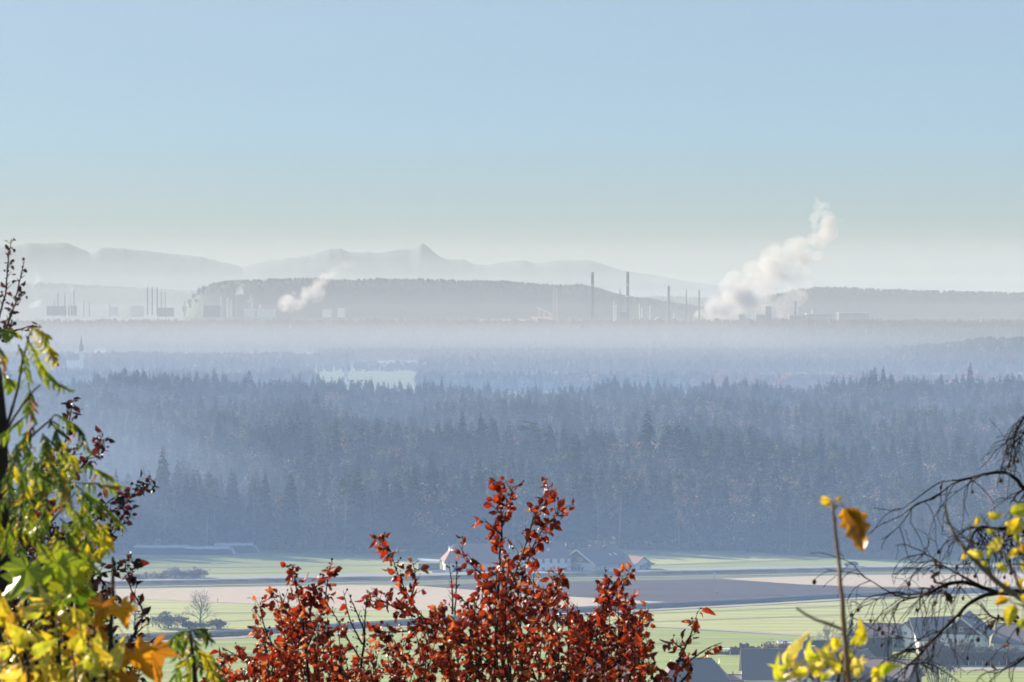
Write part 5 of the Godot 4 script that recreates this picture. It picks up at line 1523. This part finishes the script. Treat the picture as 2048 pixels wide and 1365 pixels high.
	var fronds := [[[55, 655], [82, 668], [98, 700], [112, 728]], [[52, 672], [72, 715], [95, 752], [132, 776]], [[36, 690], [45, 720], [54, 762]], [[2, 745], [14, 760], [26, 775]], [[-10, 660], [12, 662], [32, 668]], [[-12, 690], [0, 706], [6, 730]], [[110, 830], [150, 852], [178, 900]], [[48, 835], [22, 855], [0, 874]], [[70, 850], [48, 875], [32, 908]], [[98, 838], [112, 862], [122, 890]], [[165, 928], [198, 944], [228, 962]], [[158, 966], [195, 970], [230, 974]], [[85, 868], [92, 895], [90, 930]], [[118, 890], [140, 915], [152, 948]], [[34, 936], [14, 940], [-8, 952]], [[60, 925], [55, 960], [44, 992]], [[100, 928], [96, 955], [85, 985]], [[150, 970], [192, 1005], [240, 1048]], [[130, 1000], [165, 1040], [205, 1092]], [[42, 968], [44, 1005], [36, 1042]], [[62, 1000], [60, 1030], [50, 1064]], [[18, 1040], [16, 1064], [8, 1092]], [[92, 1000], [90, 1030], [80, 1062]], [[178, 1035], [196, 1065], [212, 1105]], [[60, 780], [58, 810], [62, 840]], [[150, 1070], [160, 1100], [186, 1130]], [[110, 1050], [118, 1085], [130, 1120]], [[14, 900], [22, 930], [20, 965]]]
	for k in 46:
		var y := rf(880, 1160)
		var x := rf(-5, 190.0 if y > 980 else 120.0)
		fronds.append([[x, y], [x + rf(-14, 26), y + 32], [x + rf(-24, 44), y + 72]])
	for f in fronds:
		frond(rob, root, f, 7.0 + rf(-0.5, 0.6), fresh, bark, soft)
	var root2 := root_of(at(392, 1400, 7.4).x, 7.4)
	var rob2 := thing("feathered_shoot", "short shoot of yellow-green feathered leaves left of the red beeches", "shrub", root2)
	ws = Soup.new()
	ws.tube([root2, at(395, 1440, 7.4), at(388, 1340, 7.4), at(380, 1262, 7.4)], [0.02, 0.012, 0.007, 0.003], 6, false)
	_move(ws, -root2)
	obj("stem", ws, bark, rob2)
	for f in [[[382, 1264], [352, 1268], [338, 1302]], [[382, 1262], [402, 1262], [418, 1280]], [[386, 1285], [374, 1310], [372, 1345]], [[388, 1290], [410, 1310], [440, 1340]], [[390, 1330], [420, 1345], [456, 1372]], [[388, 1310], [362, 1330], [344, 1362]], [[384, 1275], [395, 1300], [400, 1335]], [[380, 1268], [362, 1285], [352, 1318]], [[390, 1340], [372, 1358], [366, 1390]], [[389, 1300], [415, 1322], [428, 1362]], [[392, 1360], [400, 1375], [402, 1400]]]:
		frond(rob2, root2, f, 7.4 + rf(-0.25, 0.25), fresh, bark, soft)
	# broad yellow leaves at lower left
	var yellow := [leaf_shape(Color(0.46, 0.40, 0.025), 0.33, 0.38, 0.85, 0.9, 0.5, 31, 0.0, Color(0.42, 0.24, 0.02, 0.4)), leaf_shape(Color(0.52, 0.38, 0.02), 0.35, 0.4, 0.85, -0.8, 0.6, 32, 0.0, Color(0.42, 0.24, 0.02, 0.4)), leaf_shape(Color(0.34, 0.36, 0.028), 0.33, 0.38, 0.9, 1.3, 0.4, 33, 0.0, Color(0.42, 0.24, 0.02, 0.4)), leaf_shape(Color(0.55, 0.46, 0.07), 0.34, 0.4, 0.85, 1.6, 0.8, 34, 0.0, Color(0.42, 0.24, 0.02, 0.4)), leaf_shape(Color(0.45, 0.25, 0.015), 0.33, 0.4, 0.85, 0.6, 0.6, 35, 0.0, Color(0.42, 0.24, 0.02, 0.4))]
	beech("yellow_shrub", "shrub with broad lemon-yellow leaves filling the lower left corner", [[[60, 1440], [52, 1330], [40, 1260], [34, 1235]], [[120, 1440], [118, 1330], [110, 1260], [100, 1225]], [[170, 1440], [182, 1340], [190, 1280], [178, 1250]], [[30, 1440], [20, 1340], [8, 1290]], [[210, 1440], [208, 1370], [215, 1320]]], 6.5, 100, [[-10, 1235], [60, 1222], [120, 1222], [170, 1240], [215, 1290], [240, 1345]], 26, yellow, soft, bark, {"gap": 0.036, "twig": 0.07, "size": 0.052, "bare": 0.05, "leaves": 2.6, "droop": 0.35}, 260)
	# maples with lobed leaves
	var orange := [lobed_shape(Color(0.52, 0.21, 0.008), 41, -0.2), lobed_shape(Color(0.58, 0.29, 0.012), 42, 0.25), lobed_shape(Color(0.36, 0.14, 0.012), 43, -0.35)]
	var green := [lobed_shape(Color(0.09, 0.16, 0.010), 44, -0.2), lobed_shape(Color(0.19, 0.25, 0.014), 45, 0.2), lobed_shape(Color(0.30, 0.31, 0.02), 46, -0.3)]
	_maple("green_maple", "maple sapling with large drooping green leaves at the left", [[85, 1450], [80, 1290], [86, 1180], [90, 1118]], 6.6, green, [[58, 1128, 0.11, 200], [112, 1122, 0.11, 150], [88, 1150, 0.11, 190], [132, 1150, 0.1, 140], [40, 1160, 0.09, 215], [102, 1100, 0.09, 170], [150, 1180, 0.08, 160], [70, 1178, 0.09, 185]], soft, bark)
	_maple("orange_maple", "maple sapling with large orange leaves on an upright stem at lower left", [[222, 1450], [221, 1330], [223, 1220], [226, 1140], [225, 1115]], 6.5, orange, [[208, 1202, 0.075, 200], [238, 1210, 0.075, 165], [165, 1272, 0.085, 215], [192, 1260, 0.07, 190], [266, 1300, 0.1, 150], [300, 1292, 0.1, 172], [250, 1350, 0.08, 190], [205, 1338, 0.075, 205]], soft, bark)
	# the single stem with its hanging maple leaf
	_maple("lone_maple_stem", "upright bare stem with one big amber leaf hanging from its tip", [[1704, 1440], [1696, 1340], [1690, 1270], [1685, 1200], [1677, 1120], [1671, 1065], [1667, 1020]], 5.6, [leaf_shape(Color(0.2, 0.085, 0.006), 0.36, 0.42, 0.7, 1.1, 0.6, 51, 0.22, Color(0.6, 0.26, 0.01, 0.9)), leaf_shape(Color(0.45, 0.3, 0.02), 0.26, 0.42, 0.8, 0.9, 0.5, 52, 0.15)], [[1690, 1018, 0.08, 150], [1662, 1006, 0.027, 262], [1674, 1003, 0.018, 55], [1660, 1002, 0.028, 292]], soft, mat(0.14, 0.085, 0.06, 0.6), [[[1690, 1262], [1660, 1250], [1628, 1238], [1594, 1218]]])
	# yellow sprig at the lower right
	var slim := [leaf_shape(Color(0.56, 0.46, 0.02), 0.24, 0.42, 0.8, 1.0, 0.6, 61, 0.0, Color(0.5, 0.34, 0.02, 0.5)), leaf_shape(Color(0.60, 0.50, 0.04), 0.26, 0.4, 0.8, -1.2, 0.7, 62, 0.05, Color(0.5, 0.3, 0.03, 0.6)), leaf_shape(Color(0.44, 0.44, 0.025), 0.22, 0.42, 0.85, 1.6, 0.5, 63), leaf_shape(Color(0.62, 0.54, 0.12), 0.25, 0.4, 0.8, 1.9, 0.9, 64, 0.06, Color(0.45, 0.25, 0.03, 0.7))]
	var sprig_root := root_of(at(1660, 1400, 5.8).x, 5.8)
	var sp := thing("yellow_sprig", "sprig of long bright yellow leaves at the bottom edge right of middle", "shrub", sprig_root)
	ws = Soup.new()
	var list := []
	for q in [[1560, 1370, 1572, 1335, 0.075, 5], [1600, 1375, 1640, 1330, 0.05, 30], [1690, 1345, 1632, 1318, 0.055, -50], [1690, 1350, 1672, 1300, 0.05, -10], [1695, 1340, 1715, 1290, 0.062, 28], [1690, 1300, 1662, 1312, 0.035, -60], [1695, 1290, 1702, 1290, 0.03, 60], [1694, 1296, 1720, 1292, 0.03, 70], [1690, 1296, 1688, 1303, 0.025, 200], [1720, 1360, 1745, 1345, 0.055, 70], [1700, 1370, 1715, 1352, 0.06, 20], [1660, 1375, 1672, 1345, 0.055, -15], [1740, 1360, 1752, 1352, 0.04, 150], [1640, 1372, 1640, 1352, 0.05, -35], [1680, 1372, 1690, 1358, 0.05, 45]]:
		var a := at(q[0], q[1], 5.8 + rf(-0.1, 0.1))
		var b := at(q[2], q[3], 5.8 + rf(-0.15, 0.15))
		ws.tube([sprig_root, sprig_root.lerp(a, 0.6), at(1680 + rf(-30, 30), 1440, 5.8), a, b], [0.01, 0.007, 0.004, 0.0025, 0.0012], 5, false)
		var an := deg_to_rad(q[5])
		list.append([leaf_at(b - sprig_root, Vector3(sin(an), cos(an), rf(-0.3, 0.3)), Vector3(rf(-0.9, 0.5), 0.3, 1), q[4] * 1.0), rng.randi() % 4])
	for k in 16:
		var p := at(rf(1565, 1765), rf(1318, 1372), 5.8 + rf(-0.25, 0.25))
		var foot := at(lerpf(1680, where(p).x, 0.6), 1400, 5.8)
		ws.tube([foot, foot.lerp(p, 0.6) + Vector3(0, 0.004, 0), p], [0.002, 0.0014, 0.001], 4, false)
		list.append([leaf_at(p - sprig_root, Vector3(rf(-0.9, 0.9), rf(-0.2, 1.0), rf(-0.4, 0.4)), Vector3(rf(-0.9, 0.5), 0.4, 1), rf(0.03, 0.055)), rng.randi() % 4])
	_move(ws, -sprig_root)
	obj("stems", ws, bark, sp)
	_leaves_from(sp, sprig_root, slim, list, soft, 60)
	# blurred thick stem with yellow leaves at the right edge
	var yr := root_of(at(2200, 1400, 6.2).x, 6.2)
	var ye := thing("yellow_leaved_shrub", "shrub leaning in from the right edge with a few small lemon-yellow leaves", "shrub", yr)
	ws = Soup.new()
	var heavy := spray([[2110, 1240], [2050, 1203], [1990, 1160], [1945, 1115], [1912, 1075], [1898, 1045], [1889, 1010]], 6.2, 0.03)
	ws.tube([yr, at(2190, 1400, 6.2)] + heavy, thin([yr, yr] + heavy, 0.009, 0.0026), 7, false)
	var knots := heavy.duplicate()
	for b in [[[1985, 1150], [1945, 1092], [1915, 1062], [1886, 1042]], [[1958, 1120], [1945, 1085], [1938, 1052]], [[2050, 1200], [2020, 1130], [1995, 1080], [1962, 1030]], [[2080, 1220], [2050, 1120], [2030, 1060], [2020, 1028]], [[2090, 1235], [2045, 1212], [2020, 1205]], [[2060, 1130], [2020, 1130], [1996, 1138]]]:
		var path := spray(b, 6.2, 0.05)
		ws.tube(path, thin(path, 0.0034, 0.0015), 5, false)
		knots.append_array(path)
	list = []
	for q in [[2022, 1024, 0.05, 80], [2040, 1040, 0.05, 215], [1976, 1030, 0.032, 100], [1956, 1036, 0.022, 190], [1992, 1066, 0.034, 250], [2003, 1078, 0.042, 200], [1996, 1084, 0.03, 170], [2034, 1068, 0.03, 160], [1968, 1112, 0.034, 260], [1972, 1122, 0.025, 190], [2012, 1136, 0.042, 250], [2040, 1128, 0.034, 120], [2046, 1160, 0.04, 200], [2030, 1212, 0.05, 190], [2016, 1200, 0.035, 240], [2042, 1196, 0.04, 100], [1928, 1108, 0.02, 180], [2044, 1090, 0.036, 150], [2036, 1100, 0.03, 230], [2046, 1240, 0.034, 190], [2020, 1170, 0.028, 250], [2044, 1010, 0.034, 120], [1984, 1100, 0.024, 200], [2010, 1050, 0.026, 90]]:
		var an := deg_to_rad(q[3])
		var p := at(q[0], q[1], 6.2 + rf(-0.1, 0.1))
		var dir := Vector3(sin(an), cos(an), rf(-0.4, 0.4)).normalized()
		var near: Vector3 = knots[0]
		for w in knots:
			if w.distance_to(p) < near.distance_to(p): near = w
		ws.tube([near, near.lerp(p, 0.5) + Vector3(0, 0.006, 0), p], [0.0016, 0.0012, 0.0009], 4, false)
		list.append([leaf_at(p, dir, Vector3(rf(-0.8, 0.5), 0.4, 1), q[2]).translated(-yr), rng.randi() % 5])
	_move(ws, -yr)
	obj("stem", ws, mat(0.1, 0.07, 0.055, 0.6), ye)
	_leaves_from(ye, yr, yellow, list, soft, 60)
	# the bare drooping tree at the right
	var dr := root_of(at(2230, 1400, 9.5).x, 9.5)
	var dt := thing("bare_drooping_tree", "leafless tree reaching in from the right with black drooping twigs", "tree", dr)
	ws = Soup.new()
	var cones := Soup.new()
	var trunk := [dr, at(2225, 1440, 9.5), at(2205, 1200, 9.5), at(2190, 950, 9.5), at(2180, 700, 9.5)]
	var tk := Soup.new()
	tk.tube(trunk, [0.09, 0.075, 0.06, 0.045, 0.03], 9, false)
	_move(tk, -dr)
	obj("trunk", tk, bark, dt)
	var limbs := [[[2195, 1040], [2060, 985], [2035, 960], [2008, 945], [1975, 948], [1940, 956], [1905, 970], [1885, 985]], [[1940, 956], [1905, 962], [1880, 966], [1850, 985], [1825, 1004], [1795, 1022], [1748, 1016]], [[1895, 975], [1868, 998], [1838, 1006], [1805, 1030], [1768, 1048]], [[1885, 985], [1858, 1000], [1828, 1014], [1808, 1042], [1790, 1062], [1764, 1080]], [[2020, 952], [2010, 940], [2000, 932]],
		[[2205, 1230], [2060, 1196], [1990, 1184], [1935, 1166], [1895, 1170], [1860, 1186], [1825, 1196], [1790, 1190], [1755, 1170], [1722, 1150]], [[1860, 1186], [1820, 1190], [1785, 1186], [1740, 1195], [1712, 1222], [1704, 1250]], [[1830, 1196], [1800, 1205], [1790, 1225], [1775, 1255]], [[2205, 1220], [2060, 1186], [1985, 1188], [1945, 1205], [1912, 1235], [1880, 1268], [1850, 1300], [1815, 1332], [1772, 1366]], [[1860, 1290], [1830, 1300], [1790, 1310], [1760, 1330]], [[1820, 1330], [1860, 1328], [1900, 1352], [1930, 1372]], [[1885, 1262], [1860, 1270], [1830, 1284]], [[2205, 1120], [2090, 1090], [2040, 1060], [1990, 1058], [1958, 1056], [1938, 1090], [1926, 1122]], [[2060, 1070], [2010, 1082], [1970, 1098], [1945, 1120], [1936, 1150]], [[1985, 1184], [1940, 1160], [1900, 1140], [1870, 1120], [1840, 1100]], [[1960, 1172], [1915, 1148], [1868, 1118], [1850, 1096]], [[2200, 1350], [2080, 1310], [2030, 1330], [1990, 1350]], [[2195, 1290], [2080, 1262], [2020, 1240], [1985, 1235], [1965, 1215]], [[2190, 870], [2070, 830], [2040, 850], [2028, 880]], [[2195, 980], [2090, 960], [2040, 985], [2020, 1010]]]
	for i in limbs.size():
		var b: Array = limbs[i]
		var big: bool = b[0][0] > 2150
		var path := spray(b, 9.5, 0.10)
		var w := 0.006 if big else 0.0032
		ws.tube(path, thin(path, w * (1.7 if big else 1.0), 0.0013), 6, false)
		var n := int(length_of(path) / 0.058)
		for k in n:
			var u := lerpf(0.35 if big else 0.1, 1.0, rng.randf())
			var p := along(path, u)
			var q := where(p)
			if q.x > 2090: continue
			if i < 5 and rng.randf() < 0.72: continue
			var tan: Vector3 = (along(path, u + 0.03) - along(path, u - 0.03)).normalized()
			hanging(p, (tan + rnd3() * 0.55).normalized(), rf(0.08, 0.26), 0.0019, ws, cones, 1 if i > 4 else 0, 0.16)
	for k in 12:
		hanging(at(2046 + rf(-10, 14), 850 + rf(-5, 40), 9.5), Vector3(-0.5, -0.4, 0), 0.16, 0.002, ws, cones, 1, 0.22)
	for k in 46:
		hanging(at(lerpf(1950, 2045, rng.randf()), rf(1056, 1090), 9.5), Vector3(rf(-0.2, 0.9), -0.5, 0), rf(0.09, 0.2), 0.0017, ws, cones, 0, 0.2)
	for s in [ws, cones]: _move(s, -dr)
	obj("branches", ws, mat(0.010, 0.008, 0.008, 0.8, 0.2), dt)
	obj("cones", cones, mat(0.035, 0.025, 0.02, 0.7), dt).set_meta("kind", "stuff")
	list = []
	for k in 46:
		var c: Array = [[1880, 1145], [1890, 1190], [1870, 1170], [2010, 1090], [2020, 1060], [1995, 1235], [2000, 1300], [2030, 1240], [1868, 1108], [1850, 1170], [2032, 1030]][rng.randi() % 11]
		list.append([leaf_at(at(c[0] + rng.randfn() * 14, c[1] + rng.randfn() * 12, 9.5) - dr, rnd3() + Vector3(0, -1, 0), rnd3(), rf(0.02, 0.035)), rng.randi() % 3])
	_leaves_from(dt, dr, brown, list, leafm, 80)
func _maple(called: String, label: String, stem: Array, d: float, shapes: Array, big: Array, leafm: Material, bark: Material, side := []) -> void:
	var root := root_of(at(stem[0][0], 1400, d).x, d)
	var t := thing(called, label, "sapling", root)
	var path := spray(stem, d, 0.03)
	var s := Soup.new()
	s.tube([root] + path, thin([root] + path, 0.008, 0.0028), 8, false)
	for i in range(2, path.size() - 1, 4):
		s.ball(path[i], Vector3(0.0055, 0.004, 0.0055), 6, 4)
	for b in side:
		var q := spray(b, d, 0.02)
		s.tube(q, thin(q, 0.004, 0.0025), 6, false)
	var list := []
	for q in big:
		var p := at(q[0], q[1], d + rf(-0.12, 0.12))
		var an := deg_to_rad(q[3])
		var dir := Vector3(sin(an), cos(an), rf(-0.2, 0.2))
		var near: Vector3 = path[0]
		for w in path:
			if w.distance_to(p) < near.distance_to(p): near = w
		s.tube([near, near.lerp(p, 0.6) + Vector3(0, 0.012, 0), p], [0.0022, 0.0016, 0.0012], 4, false)
		list.append([leaf_at(p - root, dir, Vector3(rf(-0.7, -0.1), rf(0.1, 0.5), 1), q[2]), rng.randi() % shapes.size()])
	if called == "lone_maple_stem":
		list[0][1] = 0
		for i in range(1, list.size()): list[i][1] = 1
	_move(s, -root)
	obj("stem", s, bark, t)
	_leaves_from(t, root, shapes, list, leafm, 60)

func _ready() -> void:
	rng.seed = 4711
	noise.seed = 12
	noise.frequency = 0.02
	noise.fractal_octaves = 3
	stage()
	air()
	materials()
	land()
	forests()
	far_land()
	farm()
	hamlet()
	works()
	hillside()
func air() -> void:                                   # no two banks share a face
	for h in [24.0, 34.0, 46.0, 58.0, 69.0, 106.0]:
		mist("valley_haze", Vector3(-2400 - h, -1.0 - h * 0.01, -2300 - h * 2.0), Vector3(2400 + h, h, -240 - h * 1.2), 0.000122 if h < 90.0 else 0.00007, col(0.32, 0.485, 0.80))
	for h in [20.0, 33.0, 47.0]:
		mist("valley_haze", Vector3(-1200 - h, -2.0 - h * 0.01, -880 - h), Vector3(1200 + h, h, -560 - h * 2.0), 0.00027, col(0.28, 0.47, 0.84))
	for h in [50.0, 72.0, 98.0, 130.0, 170.0]:
		mist("plain_haze", Vector3(-2600 - h, -3.0 - h * 0.01, -6500 - h * 3.0), Vector3(2600 + h, h, -2700 + h), 0.000028 if h != 72.0 else 0.00001, col(0.665, 0.705, 0.76))
	for h in [55.0, 66.0]:                            # thicker towards the sun, on the left
		mist("plain_haze", Vector3(-2500 - h, -4.0 - h * 0.01, -6400 - h * 3.0), Vector3(330 + h * 3.0, h, -2800 + h * 1.3), 0.00006, col(0.665, 0.705, 0.76))
	for q in [[110.0, 0.00012], [170.0, 0.0001], [230.0, 0.00008], [290.0, 0.00006], [345.0, 0.00004], [395.0, 0.000025]]:
		var h: float = q[0]
		mist("far_haze", Vector3(-4000 - h, -5.0 - h * 0.01, -11700 - h), Vector3(4000 + h, h, -9800 + h * 1.6), q[1] * 1.5, col(0.565, 0.63, 0.635))
	for k in 6:
		var w := 130.0 - k * 13.0
		mist("forest_mist", Vector3(-190 - w, -70 + k * 5, -960), Vector3(-190 + w, 64 - k * 8, -836), 0.0018, col(0.48, 0.63, 0.86), true)
